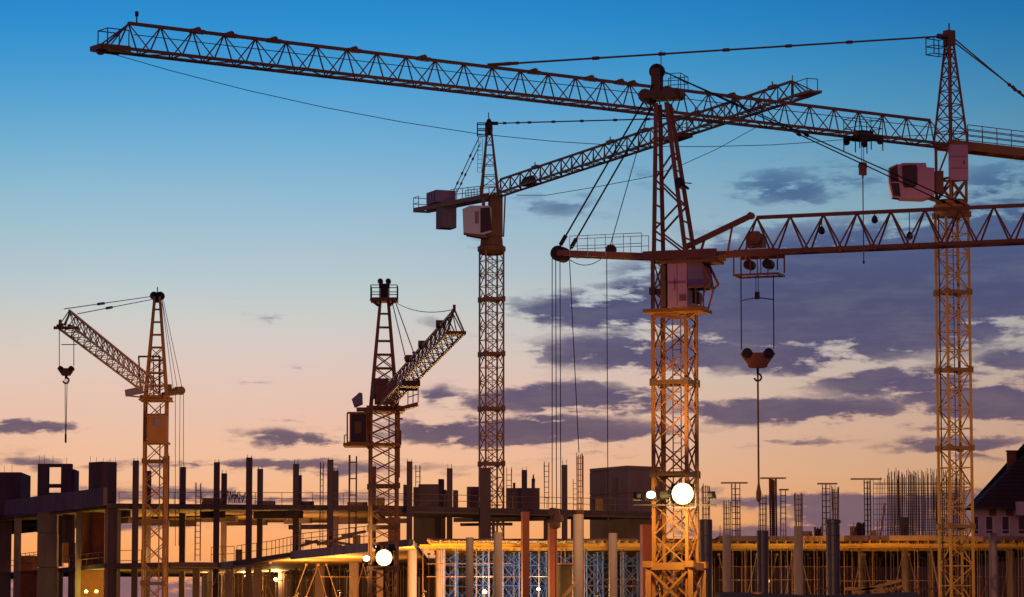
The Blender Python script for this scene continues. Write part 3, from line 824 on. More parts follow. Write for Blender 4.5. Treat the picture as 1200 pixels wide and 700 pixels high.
# ---------------------------------------------------------------- crane behind, jib rising to the right
def crane_middle():
    Y = 312.0; p = P(576, 400, Y); base = V((p.x, Y, 0))
    zj = P(578, 230, Y).z
    tip = Pz(952, 107, zj)
    fr = Frame(base, tip - base); L = math.hypot(tip.x - base.x, tip.y - base.y)
    root = thing('tower_crane', base, 'brown tower crane behind with grey cab and jib pointing up right across the front crane', 'tower crane')
    zr = P(576, 291, Y).z
    sec = P(576, 351, Y).z - P(576, 415, Y).z
    build_mast(root, zr, 1.72, R(20), P(576, 351, Y).z, sec, 4, .14, .07, 'K', 'paint_orange', .28)
    sr = MB(); sr.lathe([(1.0, -.6), (1.3, -.25), (1.3, .1), (1.05, .25), (1.0, .9), (.9, 1.1)], 20, (0, 0, zr)); sr.build('slewing_ring', 'paint_brown', root)
    bd = MB(); zz = zr + 1.0
    bd.box(V((.35, 0, (zz + zj) / 2)), (1.15, 1.3, zj - zz), R(10)); bd.box(V((-.75, 0, zj - .8)), (.12, 1.2, 1.8), R(10)); bd.bar(V((1.1, -.4, zz)), V((1.25, -.4, zj)), .14)
    bd.build('slewing_body', 'paint_brown', root)
    def Q(px, py, d=0.0):
        return P(px, py, Y - 1.3 + d) - base
    def pr(m, pts, d0, d1):
        m.prism([Q(x, y, d0) for x, y in pts], (0, d1 - d0, 0)); return m
    co = pr(MB(), [(542, 245), (551, 241), (573, 241), (576, 244), (576, 272), (566, 275), (543, 273)], -.8, .8).build('cab', 'cab_white', root)
    pr(MB(), [(563, 244), (574, 243), (576.5, 270), (563, 273)], -.86, -.802).build('window_pane', 'glass', co)
    pr(MB(), [(556.5, 248), (561, 247.5), (561, 262), (556.5, 262)], -.84, -.802).build('side_window', 'mauve_panel', co)
    pr(MB(), [(546, 273.5), (567, 275.5), (573, 277.5), (568, 279), (546, 275)], -.7, .7).build('cab_floor', 'paint_brown', co)
    # head
    zt = P(572, 146, Y).z; hd = MB(); bu = .85
    bx = (P(563, 232, Y).x - base.x, P(585, 228, Y).x - base.x); tx = P(573, 146, Y).x - base.x
    bot = [V((bx[0], -.7, zj)), V((bx[0] + .15, .7, zj)), V((bx[1], .7, zj)), V((bx[1] - .15, -.7, zj))]
    top = [V((tx - .12, -.15, zt)), V((tx - .12, .15, zt)), V((tx + .16, .15, zt)), V((tx + .16, -.15, zt))]
    for a, b in zip(bot, top):
        hd.bar(a, b, .17)
    for (i, j) in ((0, 1), (1, 2), (2, 3), (3, 0)):
        for k in range(7):
            a0, a1 = bot[i].lerp(top[i], k / 7), bot[i].lerp(top[i], (k + 1) / 7); b0, b1 = bot[j].lerp(top[j], k / 7), bot[j].lerp(top[j], (k + 1) / 7)
            hd.bar(a0, b0, .06)
            if k % 2:
                hd.bar(a0, b1, .06)
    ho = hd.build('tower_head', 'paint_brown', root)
    cp = MB(); cp.lathe([(.3, -1.0), (.36, -.4), (.3, .2), (.14, .5)], 8, (tx, 0, zt)); cp.tube((tx, 0, zt + .4), (tx - .05, 0, zt + 1.1), .05, 5); cp.box((tx + .5, 0, zt + .1), (.7, .24, .3)); cp.build('head_cap', 'dark_steel', ho)
    rl = MB(); zp = P(565, 159, Y).z; xa, xb = P(559.5, 159, Y).x - base.x, P(569, 159, Y).x - base.x
    railing(rl, [V((xa, -.5, zp)), V((xb, -.5, zp)), V((xb, .5, zp)), V((xa, .5, zp)), V((xa, -.5, zp))], 1.1, .05, 1.0, (1, .5, .02)); rl.build('head_basket', 'dark_steel', ho)
    ld = MB(); xl = P(562, 180, Y).x - base.x; z0, z1 = P(562, 203, Y).z, P(562, 162, Y).z
    for s in (-.2, .2):
        ld.bar((xl + s, -.6, z0), (xl + s + .1, -.3, z1), .04)
    for i in range(9):
        z = z0 + (z1 - z0) * i / 8; ld.bar((xl - .2, -.6 + .3 * i / 8, z), (xl + .2, -.6 + .3 * i / 8, z), .035)
    ld.build('ladder', 'dark_steel', ho)
    # jib
    n = 26; h = 1.38; u0 = 1.0
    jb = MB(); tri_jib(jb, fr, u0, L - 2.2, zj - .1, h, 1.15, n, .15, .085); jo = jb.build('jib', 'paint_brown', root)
    ns = MB()
    for s in (-1, 1):
        ns.bar(fr(L - 2.2, s * .575, zj - .1), fr(L + .6, s * .4, zj - .1), .2); ns.bar(fr(L - 3.2, 0, zj - .1 + h), fr(L, s * .45, zj - .1), .08)
    ns.box(fr(L - .6, 0, zj - .1), (2.2, .8, .16), fr.ang); ns.bar(fr(L - 3.2, 0, zj + h - .1), fr(L - 3.2, 0, zj + h + .35), .07); ns.bar(fr(L - 3.2, 0, zj + h - .1), fr(L - 3.2, 0, zj - .1), .09)
    railing(ns, [fr(L - 2.2, -.45, zj), fr(L, -.45, zj), fr(L, .45, zj)], .95, .035, 1.5, (1,))
    ns.build('jib_nose', 'paint_brown', jo)
    for px, py in ((627, 196), (715, 163), (755, 151), (815, 128), (905, 98)):
        uu = fr.loc(px, py)[0]; k = MB(); k.box(fr(uu, 0, zj - .05 + h), (1.1, .3, .3), fr.ang); k.bar(fr(uu, 0, zj + h), fr(uu, 0, zj + h + .4), .1); k.build('joint_plate', 'paint_brown', jo)
    wn = MB(); uu = fr.loc(619, 211)[0]; wn.tube(fr(uu - .6, 0, zj + .3), fr(uu + .9, 0, zj + .3), .4, 10); wn.box(fr(uu, 0, zj + .1), (2.0, .8, .3), fr.ang); wn.build('trolley_winch', 'dark_steel', jo)
    # trolley with its basket
    u0_, u1_ = fr.loc(787, 158)[0], fr.loc(806, 152)[0]; tr = MB(); zt0 = zj - .25
    tr.box(fr((u0_ + u1_) / 2, -.2, zt0), (u1_ - u0_, 1.3, .35), fr.ang)
    railing(tr, [fr(u0_, -.8, zt0), fr(u1_, -.8, zt0), fr(u1_, .5, zt0), fr(u0_, .5, zt0)], 1.2, .03, 1.2, (1, .5)); tr.build('trolley', 'paint_brown', root)
    # tie
    a = V((tx + .7, 0, zt + .1)); uu = fr.loc(795, 140)[0]; b = fr(uu, 0, zj + h); t_ = MB(); t_.tube(a, b, .06, 5)
    for q in (.05, .13, .2, .34, .5, .68, .85):
        t_.tube(a.lerp(b, q - .006), a.lerp(b, q + .006), .13, 6)
    t_.build('tie_bar', 'paint_brown', root)
    # counter jib, straight back from the jib
    uE = fr.loc(493, 247)[0]; zE = fr.loc(493, 247)[1]; cj = MB()
    for s in (-1, 1):
        cj.bar(fr(.8, s * .7, zj - .1), fr(uE, s * .7, zE), .18, .42)
    for i in range(8):
        uu = uE * i / 7.0; cj.bar(fr(uu, -.7, zj - .1 + (zE - zj) * i / 7), fr(uu, .7, zj - .1 + (zE - zj) * i / 7), .14, .2)
    c = cj.build('counter_jib', 'paint_brown', root)
    def cu(px):
        return fr.loc(px, 245)[0]
    ub = (cu(512) + cu(534)) / 2
    for i in range(2):
        bl = MB(); bl.box(fr(ub + (i - .5) * .84, 0, fr.loc(523, 256)[1]), (.8, 1.45, 2.0), fr.ang); bl.build('counterweight', 'ballast', c)
    ub = (cu(500) + cu(534)) / 2; zw = fr.loc(517, 232)[1]
    wn = MB(); wn.box(fr(ub, 0, zw), (2.6, 2.0, 1.15), fr.ang); wo_ = wn.build('winch_housing', 'mauve_panel', c)
    for q in (-.6, .1, .8):
        m = MB(); m.bar(fr(ub + q, -1.02, zw - .5), fr(ub + q, -1.02, zw + .5), .04); m.build('panel_seam', 'dark_steel', wo_)
    for s in (-.75, .75):
        rl = MB(); railing(rl, [fr(-1, s, zj), fr(cu(537), s, fr.loc(537, 235)[1])], 1.0, .035, 1.6, (1, .5)); rl.build('railing', 'paint_brown', c)
    rl = MB(); railing(rl, [fr(cu(499), -.75, zE), fr(uE, -.75, zE), fr(uE, .75, zE)], 1.2, .035, 1.4, (1, .5)); rl.build('railing', 'paint_brown', c)
    for (pa, pb, s) in (((561, 162), (526, 226), .2), ((563, 168), (540, 226), -.2)):
        a = P(*pa, Y) - base; uu = cu(pb[0]); b = fr(uu, s * 2, P(pb[0], pb[1], (fr.b + fr.u * uu).y).z); t_ = MB(); t_.tube(a, b, .045, 5)
        for q in (.3, .62, .8):
            t_.tube(a.lerp(b, q), a.lerp(b, q + .03), .11, 6)
        t_.build('counter_tie', 'paint_brown', root)
    t_ = MB(); pts = []
    for (px, py) in ((606, 229), (640, 229), (700, 219), (763, 207), (800, 193), (840, 175), (885, 150)):
        uu, z_ = fr.loc(px, py); pts.append(fr(uu, 0, z_))
    t_.path(pts, .028, 4); t_.build('slack_cable', 'cable', root)
    return root
crane_middle()

# ---------------------------------------------------------------- short cranes at left: jibs pointing towards the viewer
def crane_small(Y, xb, y_root, tip_bottom, head_y, wpx, label, matn, jh, jb_w, n_pan, sec_y, cfg):
    p = P(xb, 560, Y); base = V((p.x, Y, 0))
    zj = P(xb, y_root, Y).z
    tip = Pz(*tip_bottom, zj)
    fr = Frame(base, tip - base); L = math.hypot(tip.x - base.x, tip.y - base.y)
    root = thing('tower_crane', base, label, 'tower crane')
    w = wpx * Y / F
    build_mast(root, zj - .1, w, fr.ang, P(xb, sec_y[0], Y).z, abs(P(xb, sec_y[0], Y).z - P(xb, sec_y[1], Y).z), 3, .14, .056, 'X', 'paint_orange', .2)
    tp = MB()
    for s in (-1, 1):
        tp.bar(fr(-1.2, s * w * .5, zj), fr(1.4, s * w * .5, zj), .2, .3); tp.bar(fr(s, -w * .7, zj), fr(s, w * .7, zj), .2, .3)
    tp.box(fr(0, 0, zj - .16), (2.6, w * 1.5, .06), fr.ang); tp.build('slewing_platform', matn, root)
    zt = P(xb, head_y, Y).z; hd = MB()
    bot = [fr(s * .62, q * w * .5, zj) for s in (-1, 1) for q in (-1, 1)]
    top = [fr(s * .15, q * cfg['headw'], zt) for s in (-1, 1) for q in (-1, 1)]
    for a, b in zip(bot, top):
        hd.bar(a, b, .16)
    n = 8
    for (i, j) in ((0, 1), (1, 3), (3, 2), (2, 0)):
        for k in range(n):
            a0, a1 = bot[i].lerp(top[i], k / n), bot[i].lerp(top[i], (k + 1) / n); b0, b1 = bot[j].lerp(top[j], k / n), bot[j].lerp(top[j], (k + 1) / n)
            hd.bar(a0, b0, .08)
            if k < 4:
                hd.bar(a0, b1, .06); hd.bar(b0, a1, .06)
    ho = hd.build('tower_head', matn, root)
    jm = MB(); tri_jib(jm, fr, .5, L, zj + .1, jh, jb_w, n_pan, .10, .042)
    jo = jm.build('jib', matn, root)
    return dict(root=root, fr=fr, base=base, zj=zj, zt=zt, L=L, w=w, head=ho, jib=jo, Y=Y)

def crane_b():
    k = crane_small(206, 449.5, 480, (533, 394), 352, 31, 'brown tower crane with dark side cab, its short-looking jib pointing up right beside the sun-bright lamp', 'paint_red', 1.15, .8, 18, (570, 522), dict(headw=.24))
    k['root']['label'] = 'red-brown tower crane above the left floodlight, jib pointing steeply up right'
    root, fr, base, Y, zj, zt, L = k['root'], k['fr'], k['base'], k['Y'], k['zj'], k['zt'], k['L']
    ho, jo = k['head'], k['jib']
    def Q(px, py, d=0.0):
        return P(px, py, Y + d) - base
    pl = MB(); z = P(449, 352, Y).z
    pl.box((0, 0, z), (1.65, 1.5, .2)); pl.bar((-.8, -.7, z), (-.35, -.3, z - .35), .14); pl.bar((.8, -.7, z), (.35, -.3, z - .35), .14)
    po = pl.build('head_platform', 'paint_brown', ho)
    rl = MB(); railing(rl, [V((-.8, -.75, z)), V((.8, -.75, z)), V((.8, .75, z)), V((-.8, .75, z)), V((-.8, -.75, z))], .85, .025, .6, (1, .5)); rl.build('railing', 'dark_steel', po)
    hr = MB(); hr.box((0, 0, z + .5), (.42, .4, 1.0))
    for s in (-1, 1):
        hr.box((s * .24, 0, z + 1.02), (.16, .45, .55)); hr.tube((s * .24, -.2, z + 1.15), (s * .24, .2, z + 1.15), .17, 10)
    hr.build('head_horn', 'dark_steel', ho)
    # jib nose: steeper peak at its end
    ns = MB(); zb = zj + .1
    pk = fr(L - .3, 0, zb + 1.2)
    for s in (-1, 1):
        ns.bar(fr(L - 1.5, 0, zb + 1.15), pk, .12); ns.bar(pk, fr(L + .6, s * .4, zb), .06); ns.bar(fr(L, s * .4, zb), fr(L + .7, s * .4, zb), .14)
    ns.bar(fr(L + .7, -.45, zb), fr(L + .7, .45, zb), .14); ns.box(fr(L + .2, 0, zb), (.9, .6, .12), fr.ang); ns.box(pk + V((0, 0, .08)), (.14, .14, .26)); ns.build('jib_nose', 'paint_red', jo)
    for q in (.42, .6, .83):
        m = MB(); m.tube(fr(L * q, -.2, zb + 1.25), fr(L * q, .2, zb + 1.25), .2, 8); m.build('joint_plate', 'paint_brown', jo)
    tr = MB(); u = L * .42; tr.box(fr(u, 0, zb - .2), (2.4, 1.0, .3), fr.ang); tr.tube(fr(u - .8, -.5, zb - .25), fr(u - .8, .5, zb - .25), .22, 8); tr.build('trolley', 'paint_brown', root)
    wn = MB(); wn.box(fr(1.0, 0, zj + .75), (1.1, 1.2, 1.0), fr.ang); wn.tube(fr(.9, -.75, zj + 1.0), fr(.9, .75, zj + 1.0), .45, 12); wn.box(fr(.2, -.2, zj + 1.6), (.7, .9, .5), fr.ang); wn.tube(fr(1.4, -.6, zj + .5), fr(1.4, .8, zj + .5), .3, 10); wn.build('winch', 'paint_brown', root)
    for (a, q, s) in (((459, 352), .40, -.1), ((463, 353), .47, .1)):
        t_ = MB(); b = fr(L * q, s, zb + 1.2); t_.tube(Q(*a, -.5), b, .03, 5); t_.tube(Q(*a, -.5).lerp(b, .95), b, .09, 6); t_.build('stay_rope', 'cable', root)
    t_ = MB(); t_.path(sag(Q(466, 356, -.5), pk, .3), .02, 4); t_.build('slack_cable', 'cable', root)
    # right platform with rail, left console with the pale box
    pf = MB(); a, b = Q(464, 481, -.6), Q(490, 474, -.6)
    pf.bar(a, b, 1.0, .22, up=(0, 0, 1)); railing(pf, [Q(478, 476, -1.0), Q(490, 472, -1.0), Q(490, 472, -.2)], 1.05, .03, .35, (1, .5)); pf.build('side_platform', 'paint_red', root); pf = MB(); pf.bar(Q(418, 480, -.4), Q(436, 480, -.4), .8, .2); pf.build('side_platform', 'paint_red', root)
    bx = MB(); bx.prism([Q(412, 468, -.9), Q(415, 477, -.9), Q(424.5, 473, -.9), Q(424, 460.5, -.9), Q(421, 460, -.9)], (0, .9, 0)); bx.build('equipment_box', 'mauve_panel', root)
    # cab
    cb = MB(); x0, x1, y0, y1 = 407, 431, 484, 519
    d0 = -.9
    for px in (x0, x0 + 3.5, x1 - 1, x1):
        for d in (d0, d0 + 1.5):
            cb.bar(Q(px, y0, d), Q(px, y1, d), .09)
    for py in (y0, y1):
        for d in (d0, d0 + 1.5):
            cb.bar(Q(x0, py, d), Q(x1, py, d), .12)
    co = cb.build('cab', 'cab_orange', root)
    m = MB(); m.prism([Q(x0 + 4, y0 + 1, d0 + .05), Q(x1, y0 + 1, d0 + .05), Q(x1, y1, d0 + .05), Q(x0 + 4, y1, d0 + .05)], (0, 1.35, 0)); m.build('window_pane', 'glass', co)
    m = MB(); m.prism([Q(415, 494, d0), Q(424, 494, d0), Q(423, 508, d0), Q(416, 508, d0)], (0, .04, 0)); m.build('seat_back', 'paint_brown', co)
    m = MB(); m.bar(Q(403, 522, -.2), Q(469, 522, -.2), 2.0, .18); m.bar(Q(403.5, 521, d0), Q(403.5, 510, d0), .06); m.bar(Q(404, 510, d0), Q(408, 510, d0), .06); m.build('cab_platform', 'cab_orange', root)
    ex = MB(); ex.tube(Q(467, 480, -.5), Q(467, 560, -.5), .1, 6); ex.bar(Q(464, 491, -.5), Q(472, 491, -.5), .1); ex.box(Q(467, 513, -.5), (.35, .3, .9)); ex.build('cable_riser', 'paint_brown', root)
crane_b()

def crane_a():
    k = crane_small(240, 182, 467, (77, 386), 348, 25, 'yellow-brown tower crane at far left, jib sloping down to its mast with a small hanging hook', 'paint_orange', 1.1, .9, 17, (541, 470), dict(headw=.18))
    k['root']['label'] = 'leftmost tower crane, small yellow-brown one with an orange box cab'
    root, fr, base, Y, zj, zt, L = k['root'], k['fr'], k['base'], k['Y'], k['zj'], k['zt'], k['L']
    ho, jo = k['head'], k['jib']
    def Q(px, py, d=0.0):
        return P(px, py, Y + d) - base
    m = MB()
    for s in (-1, 1):
        c = V((s * .22, 0, P(185, 347, Y).z)); m.tube(c - V((0, .2, 0)), c + V((0, .2, 0)), .3, 12)
    m.box((0, 0, P(185, 349, Y).z), (.5, .4, .7)); m.tube((0, 0, zt), (0, 0, zt + .7), .04, 5); m.build('head_horn', 'dark_steel', ho)
    pm = MB(); pm.bar(Q(165, 462, -.4), Q(162.5, 418, -.4), .1); pm.bar(Q(162, 418, -.4), Q(187, 418, -.4), .12); pm.bar(Q(187, 418, -.4), Q(187, 462, -.4), .14); pm.bar(Q(180, 418, -.4), Q(180, 462, -.4), .07); pm.build('post_frame', 'dark_steel', ho)
    zb = zj + .1
    ns = MB(); tu = L
    ns.bar(fr(tu - 2.0, 0, zb + 1.1), fr(tu + .5, 0, zb + .1), .1)
    for s in (-1, 1):
        ns.bar(fr(tu, s * .45, zb), fr(tu + 1.0, s * .3, zb), .16)
    nx = (P(70.5, 385, (fr.b + fr.u * (L + 1)).y) - base); c0 = fr(tu + 1, 0, zb + .05)
    ns.bar(c0, V((nx.x, nx.y, c0.z)), .16); ns.tube(V((nx.x - .06, nx.y, c0.z)), V((nx.x + .06, nx.y, c0.z)), .3, 12)
    ns.bar(fr(tu - .2, -.7, zb), fr(tu - .2, .7, zb), .16); ns.build('jib_nose', 'paint_brown', jo)
    # hook below the nose
    Yh = (fr.b + fr.u * (L + .8)).y
    def H(px, py):
        return P(px, py, Yh) - base
    for px in (69.5, 86.5):
        t_ = MB(); t_.tube(H(px, 386), H(px, 429), .022, 4); t_.build('hoist_rope', 'cable', root)
    hk = hook_block(root, H(77.5, 432), .95, 'paint_brown')
    t_ = MB()
    for d in (-.06, .06):
        t_.tube(H(77.5, 440) + V((d, 0, 0)), H(77, 512) + V((d * .3, 0, 0)), .02, 4)
    t_.tube(H(77, 509), H(77, 519), .06, 6); t_.build('lifting_sling', 'cable', hk)
    t_ = MB(); t_.tube(H(72, 404), H(90, 404), .025, 4); t_.build('rope_spreader', 'cable', root)
    # stays to the jib end
    for (pa, s, q) in (((182, 347), -.2, .985), ((184, 350), .2, .93)):
        a = Q(*pa); b = fr(L * q, s, zb + 1.12); t_ = MB(); t_.tube(a, b, .028, 5)
        t_.tube(a.lerp(b, .62), a.lerp(b, .68), .09, 6); t_.build('stay_rope', 'cable', root)
    t_ = MB(); t_.path(sag(Q(166, 432), fr(L * .8, 0, zb + 1.15), .25), .016, 4); t_.build('slack_cable', 'cable', root)
    pn = MB(); c = Q(156.5, 459, -1.3); pn.prism([Q(146, 457, -1.3), Q(147, 464.5, -1.3), Q(167, 460.5, -1.3), Q(167, 452.5, -1.3)], (0, .5, 0)); pn.bar(Q(150, 464, -1), Q(170, 466, -1), .1); pn.build('sign_panel', 'mauve_panel', root)
    wn = MB(); wn.bar(Q(190, 463, 1.4), Q(214, 459, 1.4), .8, .28); wn.tube(Q(212, 458, 1.0), Q(212, 458, 1.9), .32, 12); wn.box(Q(203, 458, 1.4), (.8, .6, .3)); wn.box(Q(199, 454, 1.4), (.25, .4, .4)); wn.tube(Q(207, 457, 1.1), Q(207, 457, 1.8), .24, 10); wn.build('counter_winch', 'paint_brown', root)
    for (a, b) in (((191, 350), (213.5, 456)), ((190, 352), (208, 456)), ((190, 355), (203, 456)), ((211, 462), (209.5, 640)), ((215, 462), (215, 560)), ((205.5, 462), (205.5, 640))):
        t_ = MB(); t_.tube(Q(*a, 1.4 if a[1] > 400 else 0), Q(*b, 1.4), .02, 4); t_.build('back_rope', 'cable', root)
    cb = MB(); cb.box(Q(184.5, 503, -1.3), (1.35, 1.2, 1.9)); co = cb.build('cab', 'cab_orange', root)
    m = MB(); m.box(Q(184.5, 495, -1.93), (.5, .05, .55)); m.build('window_pane', 'mauve_panel', co)
    m = MB(); m.box(Q(184, 486.5, -1.3), (1.5, 1.3, .1)); m.build('cab_roof', 'paint_brown', co)
    m = MB(); m.box(Q(184, 519.5, -1.0), (1.7, 1.9, .12)); m.bar(Q(169.5, 485, -.9), Q(169.5, 520, -.9), .16); m.build('cab_platform', 'paint_orange', root)
crane_a()

# ================================================================== CONSTRUCTION SITE
def wb(m, name, matn, root, parent=None):
    """build geometry given in world coordinates as a part of root (or as a sub-part under parent)"""
    l = root.location
    m.v = [(x - l.x, y - l.y, z - l.z) for x, y, z in m.v]
    return m.build(name, matn, parent or root)
UP = V((0, 0, 1))
def flat(p, z):
    return V((p.x, p.y, z))
def slab_poly(m, pts, z1, t):
    m.prism([V((p.x, p.y, z1 - t)) for p in pts], (0, 0, t)); return m
def cage_mesh(m, c, r, z0, z1, bars=8, br=.022, ring=.32, square=False, extra=.35, rnd=random):
    for k in range(bars):
        a = 2 * math.pi * (k + .5) / bars
        x, y = math.cos(a), math.sin(a)
        if square:
            q = max(abs(x), abs(y)); x, y = x / q, y / q
        p = V((c.x + r * x, c.y + r * y, z0)); e = z1 + rnd.uniform(-extra, extra * .3)
        m.tube(p, V((p.x + rnd.uniform(-.04, .04), p.y, e)), br, 4, caps=False)
    z = z0 + ring
    while z < z1 - .2:
        n = 4 if square else 8; rr = r * (1.414 if square else 1)
        pts = [V((c.x + rr * math.cos(2 * math.pi * (k + .5) / n), c.y + rr * math.sin(2 * math.pi * (k + .5) / n), z)) for k in range(n + 1)]
        m.path(pts, br * .75, 3); z += ring
    return m

# ---------------------------------------------------------------- concrete frame at left and behind the middle
z3 = P(125, 590, 272).z; z2 = P(125, 660.5, 272).z
zt_col = P(158, 540, 272).z
K3 = Pz(125, 590, z3)
B = thing('concrete_frame_building', V((K3.x, K3.y, 0)), 'unfinished concrete frame building at left with bare columns rising above its top floor', 'building')
bk = V((0, 26, 0))
# floors
front3 = [Pz(-60, 611, z3), Pz(0, 604.3, z3), K3, Pz(440, 592.5, z3), Pz(766, 600, z3)]
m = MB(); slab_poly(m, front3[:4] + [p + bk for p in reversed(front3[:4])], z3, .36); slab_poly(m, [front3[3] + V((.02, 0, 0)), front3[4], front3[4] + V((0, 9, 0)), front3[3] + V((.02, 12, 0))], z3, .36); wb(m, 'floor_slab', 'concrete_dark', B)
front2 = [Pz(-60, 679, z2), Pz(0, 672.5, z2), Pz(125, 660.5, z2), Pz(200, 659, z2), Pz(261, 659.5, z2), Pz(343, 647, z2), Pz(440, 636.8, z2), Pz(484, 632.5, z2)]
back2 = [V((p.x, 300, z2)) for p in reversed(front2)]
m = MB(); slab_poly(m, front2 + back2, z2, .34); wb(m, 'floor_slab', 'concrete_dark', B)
# plywood left under the floors
for fz, fpts, t in ((z3 - .364, front3[:4], .36), (z2 - .344, front2[2:], .34)):
    m = MB(); off = V((0, .5, 0)); q = [p + off for p in fpts]; b2 = [V((p.x, min(p.y + 24, 299), 0)) for p in reversed(q)]
    slab_poly(m, q + b2, fz, .05); wb(m, 'soffit_board', 'plywood', B)
# edge beams of the lower floor (pale)
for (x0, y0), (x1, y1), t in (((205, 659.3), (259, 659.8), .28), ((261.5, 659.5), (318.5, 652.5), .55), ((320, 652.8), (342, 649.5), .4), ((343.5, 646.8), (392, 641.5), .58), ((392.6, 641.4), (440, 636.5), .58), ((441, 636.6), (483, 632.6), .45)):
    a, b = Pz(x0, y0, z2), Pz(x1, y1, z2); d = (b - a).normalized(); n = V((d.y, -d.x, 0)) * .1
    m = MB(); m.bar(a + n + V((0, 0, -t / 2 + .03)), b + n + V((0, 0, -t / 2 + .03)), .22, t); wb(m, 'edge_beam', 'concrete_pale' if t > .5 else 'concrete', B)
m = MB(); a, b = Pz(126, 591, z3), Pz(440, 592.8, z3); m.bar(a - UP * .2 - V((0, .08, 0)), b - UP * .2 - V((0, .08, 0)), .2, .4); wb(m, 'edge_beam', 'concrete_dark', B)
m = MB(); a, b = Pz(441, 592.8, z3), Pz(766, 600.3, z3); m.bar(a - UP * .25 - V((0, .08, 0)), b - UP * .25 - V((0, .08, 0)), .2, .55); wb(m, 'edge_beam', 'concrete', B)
# parapet panels, left wing
hp = P(125, 571.5, 272).z - P(125, 592.5, 272).z
px_ = [(-60, 613.5), (21, 605), (52, 601.2), (126, 592.5)]
zpb = P(125, 592.5, 272).z
for (x0, y0), (x1, y1) in zip(px_, px_[1:]):
    a, b = Pz(x0, y0, zpb), Pz(x1, y1, zpb); d = (b - a).normalized()
    n = V((d.y, -d.x, 0)) * .2
    m = MB(); m.bar(a + d * .012 + n + UP * hp / 2, b - d * .012 + n + UP * hp / 2, .34, hp); wb(m, 'parapet_panel', 'concrete', B)
# columns: all the same height, farther ones show a lower top in the photo
colw = .46
cm = MB(); cm.box((0, 0, zt_col / 2), (colw, colw, zt_col)); cmesh = cm.mesh('column', 'concrete_dark')
cols = [(159.3, 540), (174, 552), (195, 534.5), (214.5, 547.5), (254.2, 542), (262.8, 555), (292.2, 536.5), (305, 549.7), (347, 544), (350.5, 557), (387.2, 539),
        (393.5, 552), (437.5, 547), (480, 541), (527, 549), (569, 546), (614.5, 551), (661.5, 545)]
col_pos = []
for i, (px, yt) in enumerate(cols):
    p = Pz(px, yt, zt_col); col_pos.append(p)
    o = link('column', cmesh, B, V((p.x, p.y, 0)) - B.location, random.uniform(-.03, .03))
    if px == 569:
        o.scale = (1.9, 1.4, .99)
# starter bars on column heads
for i, p in enumerate(col_pos):
    m = MB(); cage_mesh(m, p, .15, zt_col - .02, zt_col + random.choice((.25, .4, .9 if i == 14 else .3)), 4, .014, 9, True, .1); wb(m, 'starter_bars', 'rebar', B)
# drop beams under the upper floor
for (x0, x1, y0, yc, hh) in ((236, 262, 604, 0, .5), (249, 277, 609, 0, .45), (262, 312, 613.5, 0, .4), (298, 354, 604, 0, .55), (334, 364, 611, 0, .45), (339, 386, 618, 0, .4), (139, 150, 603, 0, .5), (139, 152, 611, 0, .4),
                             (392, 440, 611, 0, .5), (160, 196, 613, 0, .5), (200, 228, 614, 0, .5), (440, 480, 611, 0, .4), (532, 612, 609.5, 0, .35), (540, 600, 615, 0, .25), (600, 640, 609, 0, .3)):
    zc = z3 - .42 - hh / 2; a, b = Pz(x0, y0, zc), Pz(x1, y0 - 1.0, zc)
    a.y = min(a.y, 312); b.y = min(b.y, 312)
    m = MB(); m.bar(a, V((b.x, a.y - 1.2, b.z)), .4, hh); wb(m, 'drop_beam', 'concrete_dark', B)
# left wing: piers, walls between the floors
def upright(px0, px1, ytop, ybot, Y, depth, name, matn, root=B):
    a, b = P(px0, (ytop + ybot) / 2, Y), P(px1, (ytop + ybot) / 2, Y); z1 = P(px0, ytop, Y).z; z0 = 0 if ybot is None or ybot > 699 else P(px0, ybot, Y).z
    m = MB(); m.prism([V((a.x, Y, z0)), V((b.x, Y, z0)), V((b.x, Y + depth, z0)), V((a.x, Y + depth, z0))], (0, 0, z1 - z0)); return wb(m, name, matn, root)
def yline(px):                                              # depth of the left wing's face at a photo column
    return 293.3 + (272 - 293.3) * px / 125.0
# broad pier in poured lifts
yv = yline(55)
for (y0, y1) in ((600.5, 624.6), (625.2, 664.6), (665.2, 701)):
    upright(43.5, 66.7, y0, y1, yv - .45, 1.6, 'pier_lift', 'concrete')
upright(67, 73, 604, 664, yv + .6, .5, 'pier_return', 'concrete_dark')
upright(67, 73, 666, 701, yv + .6, .5, 'pier_return', 'concrete_dark')
for (a, b, mm) in ((16, 23.5, 'concrete'), (88.6, 94.7, 'concrete'), (122.5, 127, 'concrete')):
    upright(a, b, 604 - a * .09, 701, yline(a) + .06, .55, 'column', mm)
upright(127.2, 137, 592.5, 701, 272.4, 2.6, 'column', 'concrete_dark')
upright(-12, 12.5, 603, 701, 296, .4, 'inner_wall', 'concrete_dark')
upright(73, 87.5, 598, 636, 283, .4, 'inner_wall', 'concrete_dark')
upright(80, 87.5, 636, 701, 283, .4, 'inner_wall', 'concrete_dark')
upright(95.5, 122, 596, 701, 279.5, .4, 'inner_wall', 'brick_red')
upright(73, 86, 636, 660, 290, .3, 'inner_wall', 'brick_red')
upright(24, 43, 651.5, 701, 292, .3, 'spandrel_wall', 'brick_red')
